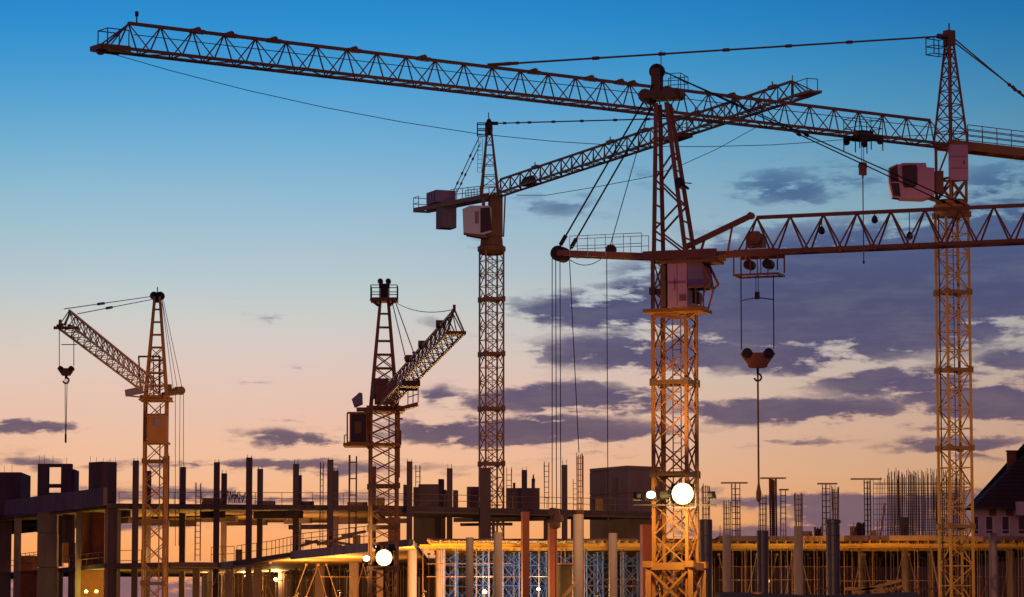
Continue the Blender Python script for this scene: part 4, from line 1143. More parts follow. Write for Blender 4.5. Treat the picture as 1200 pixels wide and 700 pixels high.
# wall boxes on the roof of the left wing
upright(-20, 24.2, 553.5, 604, 293.5, 6, 'roof_wall', 'concrete_dark')
yy = 287.5
for (a, b, y0, y1) in ((43.8, 56, 543.5, 598), (71.2, 83.5, 543.5, 598), (56.05, 71.15, 543.5, 547), (56.05, 71.15, 567.2, 571.2), (56.05, 71.15, 577.5, 598)):
    upright(a, b, y0, y1, yy, 1.0, 'roof_frame', 'concrete_dark')
upright(83.6, 87.2, 550, 598, yy + .4, 3, 'roof_frame', 'concrete_dark')
zb_ = P(119, 541, 275).z
A0, A1, A2 = Pz(104, 541.9, zb_), P(119, 541, 275), Pz(137, 541.6, zb_)
m = MB(); m.prism([flat(p, z3 - .2) for p in (A0, A1, A2, A2 + V((-2, 3, 0)), A0 + V((1, 3.5, 0)))], (0, 0, zb_ - z3 + .2)); wb(m, 'roof_wall', 'concrete_dark', B)
for px in (46, 52, 62, 78, 106, 113, 121, 129, 135, 5, 14):
    m = MB(); p = P(px, 543 if px > 40 else 553, 288); m.tube(p - UP * .3, p + UP * random.uniform(.4, .75), .016, 4); wb(m, 'starter_bars', 'rebar', B)
# blocks standing on the upper floor, middle
def block(px0, px1, ytop, Y, name='roof_wall', matn='concrete_dark', depth=2.2, zb=None):
    a, b = P(px0, 585, Y), P(px1, 585, Y); z1 = P(px0, ytop, Y).z
    zb = z3 + .002 if zb is None else zb
    m = MB(); m.prism([V((a.x, Y, zb)), V((b.x, Y, zb)), V((b.x, Y + depth, zb)), V((a.x, Y + depth, zb))], (0, 0, z1 - zb)); return wb(m, name, matn, B)
for a in ((490.2, 519, 567.5, 292), (472.5, 476, 568, 293), (484.3, 490, 571, 292.5), (513.5, 520, 561.5, 294.5), (530.8, 536.5, 574.5, 292.5), (519.2, 523, 574, 292.5), (547, 561, 570.5, 293), (593, 632.5, 572, 293), (601, 604, 565.8, 296), (623, 627, 565, 296)):
    block(*a)
m = MB(); m.lathe([(.16, 0), (.16, .3), (.08, .34), (.05, .7)], 8, P(625, 565.5, 297)); wb(m, 'vent_pipe', 'dark_steel', B)
for (a, b, y0, y1, mm) in ((484.5, 522, 604, 640, 'concrete_dark'), (455, 469, 606, 640, 'brick_red'), (637, 648, 606, 640, 'concrete_dark'), (669, 676, 606, 640, 'concrete_dark'), (576.5, 580, 604, 640, 'concrete_dark')):
    upright(a, b, y0, y1, 297, .4, 'inner_wall', mm)
# tall stair core, right end
zc = P(735, 545, 292).z; c0, c1, c2 = Pz(691, 548.8, zc), P(735, 545, 292), Pz(775, 546.5, zc)
zz_ = 0.0; nl = 0
while zz_ < zc - .1:
    hh_ = min(2.05, zc - zz_); o_ = V((0, .04 * (nl % 2), 0))
    m = MB(); m.prism([flat(p + o_, zz_) for p in (c0, c1, c2, c2 + V((-2, 5, 0)), c0 + V((1, 5, 0)))], (0, 0, hh_ - .05)); wb(m, 'stair_core_lift', 'concrete', B)
    zz_ += hh_; nl += 1
m = MB(); m.prism([flat(p + V((0, .12, 0)), 0) for p in (c0 + V((.1, 0, 0)), c1 + V((0, .05, 0)), c2 - V((.1, 0, 0)), c2 + V((-2, 4.5, 0)), c0 + V((1.1, 4.5, 0)))], (0, 0, zc - .1)); wb(m, 'stair_core_inner', 'concrete_dark', B)
m = MB(); q0, q1 = Pz(719, 561, zc - 1), Pz(722, 561, zc - 1); m.box(P(720.5, 570, 293.3), (.35, .3, 1.6)); wb(m, 'wall_recess', 'concrete_dark', B)
# guard rails
def guard(pts, h, step, rails=(1, .5), r=.024, matn='timber'):
    m = MB(); railing(m, pts, h, r, step, rails); return wb(m, 'guard_rail', matn, B)
def on3(x, y=590.8):
    return Pz(x, y, z3)
guard([on3(139, 590.5) + V((0, .3, 0)), on3(236, 591) + V((0, .3, 0))], .95, 2.2)
guard([on3(236, 591) + V((0, .3, 0)), on3(330, 591.5) + V((0, .3, 0)), on3(438, 592) + V((0, .3, 0))], .98, 2.4)
guard([on3(440, 592.3) + V((0, .3, 0)), on3(560, 595) + V((0, .3, 0)), on3(760, 599.5) + V((0, .3, 0))], 1.0, 3.0)
def on2(x, y):
    return Pz(x, y, z2)
guard([on2(247, 658.7) + V((0, .3, 0)), on2(274, 657.5) + V((0, .3, 0))], 1.15, 1.4)
guard([on2(277, 657) + V((0, .4, 0)), on2(318, 652) + V((0, .4, 0)), on2(345, 647) + V((0, .4, 0))], 1.15, 1.6)
guard([on2(345, 646) + V((0, .4, 0)), on2(437, 636.8) + V((0, .4, 0))], 1.2, 1.8, (1, .7, .45))
guard([on2(24, 669.5) + V((0, .3, 0)), on2(44, 667.6) + V((0, .3, 0))], 1.5, 1.3, (1, .85, .4))
guard([on2(74, 664.6) + V((0, .3, 0)), on2(122, 660.4) + V((0, .3, 0))], .9, 1.6, (1, .55))
guard([on2(0, 671.6) + V((0, .3, 0)), on2(16, 670.2) + V((0, .3, 0))], 1.0, 1.2, (1, .55))
guard([on2(138, 660) + V((0, .3, 0)), on2(165, 659.6) + V((0, .3, 0))], 1.0, 1.6, (1, .2))
# slanting planks on the lower floor by the right end
for (xa, ya, xb, yb) in ((352, 640, 372, 634), (358, 634, 400, 640), (372, 638, 416, 627), (386, 634, 430, 642), (401, 628, 428, 623)):
    m = MB(); m.bar(P(xa, ya, 262), P(xb, yb, 259), .12, .2); wb(m, 'plank', 'timber', B)
# rebar standing on the lower floor in front of the columns
def rebar_column(px, w, ytop, ybot, Y, label, bars=4, square=True, br=.024, ring=.45, top=None, group=None):
    p = P(px, ybot, Y); z1 = P(px, ytop, Y).z
    t = thing('rebar_column', p, label, 'rebar cage', group)
    m = MB(); cage_mesh(m, V((p.x, p.y, p.z)), w * Y / F / 2 / (1.0 if square else 1.0), p.z, z1, bars, br, ring, square, .12); wb(m, 'rebar_cage', 'rebar', t)
    if top:
        a, b = P(top[0], ytop, Y), P(top[1], ytop, Y)
        k = MB(); k.bar(V((a.x, Y, z1)), V((b.x, Y, z1)), .45, .09); wb(k, 'top_bar', 'timber', t)
    return t
rebar_column(231.5, 6, 566, 657.5, 262, 'slim rebar cage on the lower floor of the left frame, right of the leftmost crane')
rebar_column(376.5, 3.5, 542, 640, 256, 'slim rebar cage rising just left of the tallest column pair left of the red-brown crane')
rebar_column(413, 8, 533.5, 638, 250, 'pair of pale upright bars between the left frame columns and the dark crane cab', 4, True, .05, 1.2)
rebar_column(489.5, 5, 545, 590, 288, 'slim rebar cage sticking up right of the column beside the red-brown crane')
rebar_column(596.5, 6, 548, 594, 290, 'slim rebar cage right of the brown crane mast on the upper floor')
rebar_column(640.5, 5, 541.5, 596, 290, 'slim rebar cage on the upper floor just left of the hanging crane ropes')
rebar_column(674, 4, 561.5, 598, 289, 'short rebar cage on the upper floor left of the plain concrete box')

# loose material on the upper floor
def stack(px0, px1, ytop, Y, n, matn, name, label, cat):
    a, b = P(px0, ytop, Y), P(px1, ytop, Y); t = thing(name, V(((a.x + b.x) / 2, Y, z3)), label, cat)
    h = (a.z - z3) / n
    for i in range(n):
        m = MB(); j = random.uniform(-.2, .2); m.box(((a.x + b.x) / 2 + j, Y + random.uniform(-.1, .1), z3 + h * (i + .5)), ((b.x - a.x) * random.uniform(.85, 1), .9, h * .9), random.uniform(-.08, .08)); wb(m, 'board', matn, t)
stack(237, 262, 584.5, 281, 3, 'timber', 'timber_stack', 'low stack of dark boards on the upper floor left of the tangled bars', 'timber')
stack(348, 372, 587.5, 282, 2, 'concrete_dark', 'block_stack', 'low stack of blocks on the upper floor right of the paired columns', 'blocks')
stack(405, 432, 588.5, 286, 2, 'timber', 'timber_stack', 'low stack of boards on the upper floor left of the red-brown crane mast', 'timber')
stack(308, 322, 587, 284, 2, 'timber', 'timber_stack', 'small heap of boards on the upper floor between two column pairs', 'timber')
t = thing('rebar_bundle', P(276, 590, 283), 'tangle of bent reinforcing bars on the upper floor behind the guard rail', 'rebar')
m = MB(); rr = random.Random(5)
for i in range(26):
    x = 260 + i * 1.15; a = P(x, 590, 283); b = P(x + rr.uniform(-5, 5), 574 + rr.uniform(0, 8), 283 + rr.uniform(-1, 1)); c = b + V((rr.uniform(-.4, .4), 0, -rr.uniform(.1, .5)))
    m.path([a, b, c], .022, 4)
o = wb(m, 'bent_bars', 'rebar', t); o['kind'] = 'stuff'

# ---------------------------------------------------------------- deck on shoring, right half of the picture
YD = 225.0
zd = P(900, 628.5, YD).z
dl = Pz(484, 632.5, z2)
D0 = thing('formwork_deck', V((P(820, 640, YD).x, YD, 0)), 'wide new floor deck on yellow formwork beams spanning the right half', 'floor deck')
xl, xm, xr = P(500, 640, YD).x, P(842, 640, YD).x, P(1290, 640, YD).x
def rect(x0, x1, y0, y1, z1, t):
    m = MB(); m.prism([V((x0, y0, z1 - t)), V((x1, y0, z1 - t)), V((x1, y1, z1 - t)), V((x0, y1, z1 - t))], (0, 0, t)); return m
zl = P(600, 631, YD).z
wb(rect(xl, xm - .05, YD + .6, 284, zl, .1), 'deck_slab', 'concrete_dark', D0)
wb(rect(xm, xr, YD + .1, 284, zd, .3), 'deck_slab', 'concrete_dark', D0)
wb(rect(xl, xr, YD + .7, 284, zl - .12, .03), 'deck_sheeting', 'plywood', D0)
# upstand boards along the edge
x = xm
while x < xr - .5:
    L_ = min(random.uniform(2.4, 3.2), xr - x); m = rect(x + .01, x + L_ - .01, YD, YD + .06, zd + random.uniform(-.03, .06), .34); wb(m, 'edge_board', random.choice(['timber', 'concrete_dark', 'concrete_dark']), D0); x += L_
# yellow beams: two runs of lengths along the edge, joists across them
zbm = zl - .16
for (yo, dz_, x0) in ((.25, .30, xl + .3), (1.6, .32, xl - .5), (6.5, .32, xl)):
    x = x0
    while x < xr - 1:
        L_ = random.uniform(2.9, 4.1); m = MB(); z_ = zbm - dz_ + random.uniform(-.02, .02)
        y_ = YD + yo + random.uniform(-.03, .03)
        for (h_, w_, zz_) in ((.05, .12, z_ + .1), (.15, .05, z_), (.05, .12, z_ - .1)):
            m.bar(V((x, y_, zz_)), V((x + L_ - .06, y_, zz_)), w_, h_)
        wb(m, 'timber_beam', 'timber_yellow', D0); x += L_
jm = MB()
for (h_, w_, zz_) in ((.045, .1, .08), (.12, .04, 0), (.045, .1, -.08)):
    jm.bar(V((0, 0, zz_)), V((0, 3.4, zz_)), w_, h_)
jmesh = jm.mesh('joist', 'timber_yellow')
x = xl + .2
while x < xr:
    link('joist', jmesh, D0, V((x, YD - random.uniform(-.15, .3), zbm - .06)) - D0.location, random.uniform(-.05, .05)); x += random.uniform(.52, .72)
# columns carrying the deck
def deck_col(px, w, Y, matn, z1=None, shape=.5):
    p = P(px, 670, Y); m = MB(); r = w * Y / F / 2
    z1 = zl - .2 if z1 is None else z1
    m.lathe([(r, 0), (r, z1 - .25), (r * 1.02, z1 - .24), (r * 1.02, z1)], 16, (p.x, Y, 0)); wb(m, 'column', matn, D0)
for a in ((483, 11, 229, 'concrete_pale'), (516.5, 11, 229, 'concrete_pale'), (1061, 9, 232, 'concrete'), (1009, 7.5, 232, 'concrete'), (1185, 8.5, 231, 'concrete'), (1092, 7, 240, 'concrete'), (790, 8, 236, 'concrete')):
    deck_col(*a)
for a in ((415, 11, 256), (375, 11, 262), (302, 9, 268), (269, 8.5, 270), (230, 8, 274), (246, 6, 282), (330, 7, 280), (446, 9, 252)):
    p = P(a[0], 680, a[2]); m = MB(); r = a[1] * a[2] / F; m.box((p.x, a[2], (z2 - .4) / 2), (r, r, z2 - .4)); wb(m, 'column', 'concrete', B)
# dark backdrop wall added behind the props to close off the sky
t = thing('backdrop_wall', V((P(800, 690, 290).x, 290, 0)), 'added dark brown backdrop wall behind the forest of props under the deck', 'wall')
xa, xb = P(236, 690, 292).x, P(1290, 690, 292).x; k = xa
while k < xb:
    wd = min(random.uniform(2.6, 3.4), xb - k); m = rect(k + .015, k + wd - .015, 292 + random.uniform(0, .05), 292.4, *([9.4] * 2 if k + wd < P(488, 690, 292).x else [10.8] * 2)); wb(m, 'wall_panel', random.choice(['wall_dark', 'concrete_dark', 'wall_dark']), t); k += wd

# ---------------------------------------------------------------- free-standing columns in front of the deck
def front_column(px, w, ytop, matn, label, Y=213.0, cage=None, cap=False, cw=None, cx=None, square=False):
    p = P(px, 665, Y); r = w * Y / F / 2; z1 = P(px, ytop, Y).z
    t = thing('concrete_column', V((p.x, Y, 0)), label, 'column', 'columns standing in front of the deck')
    m = MB()
    if square:
        m.box((p.x, Y, z1 / 2), (2 * r, 2 * r, z1), .25)
    else:
        prof = [(r, 0)]
        for zz_ in (z1 - 3.4, z1 - 2.2, z1 - 1.0):
            prof += [(r, zz_ - .02), (r * .965, zz_), (r * random.uniform(.99, 1.0), zz_ + .02)]
        prof += [(r, z1 - .3), (r * 1.16, z1 - .26), (r * 1.16, z1 - .05), (r * .9, z1)] if cap else [(r, z1 - .03), (r * .96, z1)]
        m.lathe(prof, 20, (p.x, Y, 0))
    wb(m, 'shaft', matn, t)
    if cage:
        k = MB(); c = P(cx or px, ytop, Y); cage_mesh(k, V((c.x, Y, z1)), (cw or w * .85) * Y / F / 2, z1 - .02, P(px, cage, Y).z, 10, .02, .34, False, .2)
        wb(k, 'rebar_cage', 'rebar', t)
    return t
front_column(550.5, 9, 630, 'concrete_pale', 'pale round column, leftmost of the columns among the blue shoring')
front_column(583.5, 10, 624, 'concrete_pale', 'pale round column under the brown crane mast, right of a slimmer pale one')
front_column(678, 12.5, 603, 'concrete_pale', 'tallest pale round column with a long leaning rebar cage on top', 205, 531, False, 7.5, 680)
front_column(718.5, 10, 625, 'concrete_pale', 'pale round column under the plain concrete box, touched by a hanging rope')
front_column(852, 10, 627, 'concrete_pale', 'pale round column right of the front crane with a short rebar cage on top', 213, 587)
front_column(936, 10.5, 617, 'concrete_pale', 'pinkish round column with a dense rebar cage, between two dark wrapped columns', 213, 577)
front_column(1164, 10, 625, 'concrete_pale', 'pale round column at far right below the house windows')
front_column(894, 14, 622, 'blue_wrap', 'dark blue wrapped column with rebar below the hanging hook', 213, 580, False, 9.5)
front_column(976.5, 16, 609, 'blue_wrap', 'widest dark blue column with a flared cap and rebar above', 211, 570, True, 8, 979)
front_column(827.5, 15, 609, 'blue_wrap', 'purple wrapped column just right of the front crane mast', 212, 567, False, 9)
front_column(615.5, 8, 600, 'red_lit_column', 'red-lit square column left of the crane pulley block', 219, None, False, None, None, True)
front_column(647.5, 9, 613, 'red_lit_column', 'red-lit square column directly under the crane pulley block', 217, None, False, None, None, True)
front_column(757, 11, 615, 'red_lit_column', 'red-lit square column beside the left edge of the front crane mast', 218, None, False, None, None, True)

# rebar standing on the deck
G = 'rebar columns on the deck'
YR = 229.0
rebar_column(862.5, 9, 566, 629, YR, 'rebar column with a flat top bar right of the front crane mast', 6, True, .024, .4, (845, 876), G)
rebar_column(906.5, 7, 560.5, 629, YR, 'dense dark rebar column with a flat top bar right of the hanging hook', 12, True, .04, .14, (891, 921), G)
rebar_column(918, 6, 574, 629, YR + 4, 'open rebar column with a small top bar, right behind the dense dark one', 4, True, .022, .4, (913, 924), G)
rebar_column(968.5, 9, 567, 629, YR, 'rebar column with a flat top bar above the widest blue column', 6, True, .024, .4, (958, 981), G)
rebar_column(1017, 7, 561.5, 629, YR, 'rebar column with the widest flat top bar left of the rebar wall', 6, True, .026, .36, (997, 1033), G)
rebar_column(958.5, 6.5, 618, 629, YR, 'stubby dark rebar block on the deck left of the widest blue column', 12, True, .05, .12, None, G)
rebar_column(1008.5, 7, 612.5, 629, YR, 'short dark rebar block on the deck at the foot of the wide-topped rebar column', 12, True, .05, .12, None, G)
rebar_column(866, 3, 585, 629, YR + 5, 'thin rebar column behind the one right of the front crane mast', 4, True, .022, .4, None, G)
# big rebar wall
t = thing('rebar_wall', P(1065, 629, 232), 'tall dense wall of rusty reinforcing mesh left of the right crane mast', 'rebar wall')
m = MB(); rr = random.Random(2)
for layer, (x0, x1, sp) in enumerate(((1040, 1133, 1.7), (1024, 1133, 3.6), (1046, 1128, 2.0))):
    x = x0; YY = 231 + layer * .9
    while x < x1:
        a = P(x, 629, YY); yt = (548 if layer == 0 else 553) + rr.uniform(0, 9) + (6 if x < 1040 else 0); b = P(x, yt, YY); m.tube(a, V((a.x + rr.uniform(-.06, .06), a.y, b.z)), .02, 4, caps=False); x += sp * rr.uniform(.6, 1.4)
    y = 566 if layer else 572
    while y < 629:
        a, b = P(x0, y, YY), P(x1, y, YY); m.tube(a, b, .014 if layer else .018, 4, caps=False); y += 3.1 if layer == 0 else 6.2
o = wb(m, 'bar_grid', 'rebar', t); o['kind'] = 'stuff'
m = MB(); m.bar(P(1032, 629, 230.5), P(1037, 590, 231.5), .1); wb(m, 'raking_strut', 'timber', t)
m = MB(); m.box(P(1060, 618, 230.6), (.55, .3, 1.3)); wb(m, 'form_panel', 'dark_steel', t)
m = MB(); m.bar(P(1024, 567.5, 231.6), P(1134, 567.5, 231.6), .05, .06); wb(m, 'waler', 'rebar', t)
# crates and low things on the deck
for (x0, x1, y0, lab) in ((1019, 1027, 622, 'small dark crate on the deck right of the wide-topped rebar column'), (940, 952, 622.5, 'low dark heap of boards on the deck right of the pinkish column'), (1000, 1004, 624, 'tiny dark box on the deck left of the short rebar block')):
    a, b = P(x0, y0, 228), P(x1, y0, 228); t = thing('crate', V(((a.x + b.x) / 2, 228, zd)), lab, 'crate'); hh = a.z - zd
    for i in range(2):
        m = MB(); m.box(((a.x + b.x) / 2, 228, zd + hh * (.25 + .5 * i)), ((b.x - a.x) * (1 - .12 * i), .4, hh * .46)); wb(m, 'board', 'timber', t)

# ---------------------------------------------------------------- shoring: blue towers and steel props
def shoring_tower():
    t = link('shoring_tower', None); w = 1.15; hgt = zl - .72
    for (x, y) in ((-.5, -.5), (.5, -.5), (.5, .5), (-.5, .5)):
        m = MB(); m.tube((x * w, y * w, 0), (x * w, y * w, hgt), .04, 6); m.box((x * w, y * w, hgt), (.18, .18, .04)); m.build('leg', 'shoring_blue', t)
    m = MB(); z = .3; c = [V((-.5 * w, -.5 * w, 0)), V((.5 * w, -.5 * w, 0)), V((.5 * w, .5 * w, 0)), V((-.5 * w, .5 * w, 0))]
    while z < hgt - .4:
        z1 = min(z + 1.35, hgt - .1)
        for i in range(4):
            a, b = c[i], c[(i + 1) % 4]
            m.tube(a + UP * z, b + UP * z1, .022, 4, caps=False); m.tube(b + UP * z, a + UP * z1, .022, 4, caps=False); m.tube(a + UP * z, b + UP * z, .028, 4, caps=False)
        z = z1
    m.build('cross_brace', 'shoring_blue', t)
    return t
tw = shoring_tower(); GT = 'blue shoring towers under the deck'
for i, (px, Y) in enumerate(((526, 231), (541, 234), (560, 230), (572, 236), (596, 231), (607, 235), (627, 231), (637, 236), (663, 232), (694, 231), (706, 236), (739, 232))):
    o = tw if i == 0 else copy_tree(tw)
    o.location = (P(px, 670, Y).x, Y, 0); o.rotation_euler.z = random.uniform(-.5, .5)
    tag(o, ('leftmost', 'second from left', 'third from left', 'fourth from left', 'fifth from left', 'sixth from left', 'seventh from left', 'eighth from left', 'ninth from left', 'third from right', 'second from right', 'rightmost')[i] + ' of the blue cross-braced shoring towers under the yellow beams', 'shoring tower', GT)
def prop():
    t = link('shoring_prop', None); hgt = zl - .66
    m = MB(); m.tube((0, 0, 0), (0, 0, hgt * .62), .042, 6); m.box((0, 0, .02), (.24, .24, .04)); m.build('outer_tube', 'prop_steel', t)
    m = MB(); m.tube((0, 0, hgt * .62), (0, 0, hgt), .03, 6); m.build('inner_tube', 'prop_steel', t)
    m = MB(); m.tube((0, 0, hgt * .6), (0, 0, hgt * .63), .065, 8); m.bar((-.12, 0, hgt * .61), (.12, 0, hgt * .61), .02); m.build('collar_nut', 'paint_brown', t)
    m = MB(); m.box((0, 0, hgt), (.2, .14, .02)); m.box((-.08, 0, hgt + .06), (.02, .14, .12)); m.box((.08, 0, hgt + .06), (.02, .14, .12)); m.build('fork_head', 'prop_steel', t)
    return t
pr0 = prop(); first = True; rr = random.Random(11)
spots = []
for (x0, x1, st, Ys, lab, gg) in ((838, 1250, 4.2, (227, 232, 239, 247), 'slender steel prop under the right half of the deck', 'props under the right half of the deck'),
                                  (496, 760, 7.0, (228, 238, 246), 'slender steel prop among the blue shoring towers', 'props among the blue shoring towers')):
    x = x0
    while x < x1:
        Y = rr.choice(Ys); spots.append((x, Y, lab, gg, 1.0)); x += st * rr.uniform(.55, 1.3)
x = 238
while x < 500:
    Yb = 276 if x < 340 else 262
    spots.append((x, Yb + rr.uniform(0, 16), 'slender steel prop under the lower floor of the left frame', 'props under the lower floor of the left frame', (z2 - .42) / (zl - .54))); x += 4.4 * rr.uniform(.5, 1.3)
for (x, Y, lab, gg, sc) in spots:
    o = pr0 if first else copy_tree(pr0); first = False
    o.location = (P(x, 670, Y).x, Y, 0); o.rotation_euler = (rr.uniform(-.004, .004), rr.uniform(-.006, .006), rr.uniform(0, 3)); o.scale = (1, 1, sc)
    tag(o, lab, 'prop', gg)
# ledgers tying the props together
def ledger(x0, x1, y, Y, lab, matn='prop_steel'):
    a, b = P(x0, y, Y), P(x1, y + random.uniform(-.6, .6), Y); m = MB(); m.tube(a, b, .028, 5); p = (a + b) / 2
    for q in (.2, .5, .8):
        c = a.lerp(b, q); m.box(c, (.1, .1, .1))
    o = m.build('scaffold_tube', matn); o['label'] = lab; o['category'] = 'scaffold tube'; return o
for i, a in enumerate(((842, 960, 680, 226.5, 'long horizontal scaffold tube low between the short-caged and the pinkish column'), (985, 1096, 681, 226.5, 'long horizontal scaffold tube low between the widest blue column and the right crane'),
                       (700, 760, 679, 226.5, 'horizontal scaffold tube right of the pale column under the concrete box'), (500, 650, 676, 226.6, 'horizontal scaffold tube across the blue shoring towers'),
                       (660, 760, 687, 224, 'lowest horizontal scaffold tube left of the front crane base'))):
    ledger(*a)
# leaning planks and bent bars at the foot of the deck
for i, (xa, ya, xb, yb, Y, lab) in enumerate(((1000, 695, 1056, 680, 214, 'long brown plank leaning up to the right in front of the props'), (990, 690, 1050, 691, 214, 'brown plank lying nearly level in front of the props'), (1022, 697, 1062, 686, 213, 'short plank crossing the long leaning one'),
                                           (660, 700, 676, 682, 204, 'pale plank leaning against the tallest pale column'), (1090, 640, 1102, 700, 210, 'steep plank beside the foot of the right crane'))):
    o = MB().bar(P(xa, ya, Y), P(xb, yb, Y), .06, .2); o = o.build('plank', 'timber'); tag(o, lab, 'plank', 'planks at the foot of the deck')
for (x0, n_, lab) in ((1070, 6, 'wavy row of bent reinforcing bars at lower right left of the right crane base'), (1035, 4, 'wavy row of bent reinforcing bars below the leaning planks'), (955, 4, 'short wavy row of bent bars below the widest blue column')):
    pts = [P(x0 + i * 3.6, 694 if i % 2 else 688, 211) for i in range(n_ * 2)]; m = MB(); m.path(pts, .035, 5); tag(m.build('bent_bar', 'rebar'), lab, 'rebar')
def heap(x0, x1, ytop, Y, lab):
    t = MB(); n = 26; rr_ = random.Random(9); base = P((x0 + x1) / 2, ytop, Y)
    a, b = P(x0, ytop, Y).x, P(x1, ytop, Y).x; rows = []
    for j in range(9):
        v = j / 8; row = []
        for i in range(n + 1):
            u = i / n; e = min(1, min(u, 1 - u) * 7) ** .7; z = (base.z * (math.sin(math.pi * v) ** .6)) * e * (.985 + .015 * math.sin(u * 9))
            row.append((a + (b - a) * u, Y - 9 + 18 * v, max(z, 0)))
        rows.append(row)
    for j in range(8):
        for i in range(n):
            t.quad(rows[j][i], rows[j][i + 1], rows[j + 1][i + 1], rows[j + 1][i])
    o = t.build('spoil_heap', 'earth'); o.data.shade_smooth(); tag(o, lab, 'earth mound')
heap(790, 1125, 694, 204, 'long low bank of dark earth along the bottom right')
# orange drum
t = thing('drum', P(887, 700, 204) - UP * 1.0, 'small orange drum on the earth bank below the blue column', 'drum')
m = MB(); c = P(887, 700, 203.5); m.lathe([(.3, -1), (.3, -.3), (.33, -.28), (.33, -.24), (.3, -.22), (.3, .2), (.33, .22), (.33, .26), (.28, .28)], 14, c); wb(m, 'barrel', 'cab_orange', t)
m = MB(); m.lathe([(.27, 0), (.27, .03)], 14, c + UP * .281); wb(m, 'lid', 'paint_brown', t)
# site cabin behind the pale column, middle bottom
t = thing('site_cabin', V((P(657, 690, 218).x, 219, 0)), 'dark box cabin between the red column and the tallest pale column', 'cabin')
wb(rect(P(652, 680, 219).x, P(671, 680, 219).x, 219, 221, P(660, 663, 219).z, P(660, 663, 219).z), 'cabin_wall', 'dark_steel', t)
wb(rect(P(650, 680, 219).x, P(672, 680, 219).x, 218.8, 221.2, P(660, 662, 219).z + .1, .1), 'cabin_roof', 'paint_brown', t)

# ---------------------------------------------------------------- house at right
YH = 330.0; ze = P(1141, 594.5, YH).z
H = thing('house', V((P(1220, 620, YH).x, YH, 0)), 'house with big dark hipped roof and a row of white-framed windows at right edge', 'house')
hx0, hx1 = P(1141, 600, YH).x, P(1345, 600, YH).x
rid = P(1242, 490, YH + 3.6)
rf = MB(); o_ = .0
e = [V((hx0, YH, ze)), V((hx1, YH, ze)), V((hx1, YH + 7.2, ze)), V((hx0, YH + 7.2, ze))]
r0, r1 = rid, V((hx1 - (rid.x - hx0), rid.y, rid.z))
rf.quad(e[0], e[1], r1, r0); rf.quad(e[1], e[2], r1); rf.quad(e[2], e[3], r0, r1); rf.quad(e[3], e[0], r0); rf.quad(e[3], e[2], e[1], e[0])
ro = wb(rf, 'roof', 'roof_tile', H)
# tile courses as thin battens on the two slopes in view
for i in range(1, 22):
    t_ = i / 22; m = MB(); a = e[0].lerp(r0, t_); b = e[1].lerp(r1, t_); c = e[3].lerp(r0, t_); off = V((0, -.03, .03)); m.bar(a + off, b + off, .05, .04); m.bar(a + V((-.03, 0, .03)), c + V((-.03, 0, .03)), .05, .04); wb(m, 'tile_course', 'roof_tile', H, ro)
m = MB(); cc = P(1185.5, 545, YH + 4.2); m.box(cc + UP * .1, (.85, .7, 2.4)); ch = wb(m, 'chimney', 'brick_red', H, ro)
m = MB()
for sx in (-.33, .33):
    m.box(cc + V((sx, 0, 1.2)), (.12, .5, .22))
m.box(cc + V((0, 0, 1.36)), (1.05, .9, .1)); m.box(cc + V((0, 0, 1.08)), (.95, .8, .06)); wb(m, 'chimney_cap', 'concrete_dark', H, ro)
# wall in pieces round the window openings
yw = YH + .9; zt_, zw1, zw0 = ze, P(1141, 604.5, yw).z, P(1141, 626.5, yw).z
xw0 = P(1139, 610, yw).x
def wallbox(x0, x1, z0, z1, y=yw, d=.35, mm='render_wall', nm='wall'):
    m = MB(); m.prism([V((x0, y, z0)), V((x1, y, z0)), V((x1, y + d, z0)), V((x0, y + d, z0))], (0, 0, z1 - z0)); return wb(m, nm, mm, H)
wallbox(xw0, hx1 - 1, zw1, zt_); wallbox(xw0, hx1 - 1, 0, zw0)
ed = [(1141, 1147.5), (1154.5, 1164.3), (1173.5, 1183.3), (1192.5, 1202.3), (1211.5, 1221.3), (1230.5, 1240)]
px = 1139
for (a, b) in ed + [(1330, 1331)]:
    if a > px + .5:
        wallbox(P(px, 615, yw).x, P(a, 615, yw).x, zw0, zw1)
    px = b
for (a, b) in ed:
    x0, x1 = P(a, 615, yw).x, P(b, 615, yw).x
    m = MB(); 
    for xx in (x0 + .05, x1 - .05):
        m.bar(V((xx, yw + .06, zw0)), V((xx, yw + .06, zw1)), .1)
    m.bar(V((x0 + .1, yw + .06, zw0 + .05)), V((x1 - .1, yw + .06, zw0 + .05)), .1); m.bar(V((x0 + .1, yw + .06, zw1 - .05)), V((x1 - .1, yw + .06, zw1 - .05)), .1)
    m.bar(V((x0 + .1, yw + .06, zw0 + .42)), V((x1 - .1, yw + .06, zw0 + .42)), .07)
    wo_ = wb(m, 'window', 'white_frame', H)
    m = MB(); m.quad(V((x0 + .08, yw + .1, zw0)), V((x1 - .08, yw + .1, zw0)), V((x1 - .08, yw + .1, zw1)), V((x0 + .08, yw + .1, zw1))); wb(m, 'pane', 'glass', H, wo_)
for (a, b) in ((1159, 1167), (1179, 1187), (1216, 1224)):
    wallbox(P(a, 600, yw).x, P(b, 600, yw).x, zw1 + .003, zt_ - .02, yw - .12, .115, 'brick_red', 'pilaster')
m = MB(); m.bar(V((hx0, YH + .02, ze - .1)), V((hx1, YH + .02, ze - .1)), .14, .2); wb(m, 'gutter', 'dark_steel', H)
wallbox(P(1191, 590, YH - .5).x, P(1260, 590, YH - .5).x, P(1191, 604, YH - .5).z, P(1191, 588, YH - .5).z, YH - .5, 1.3, 'render_wall', 'bay_wall')

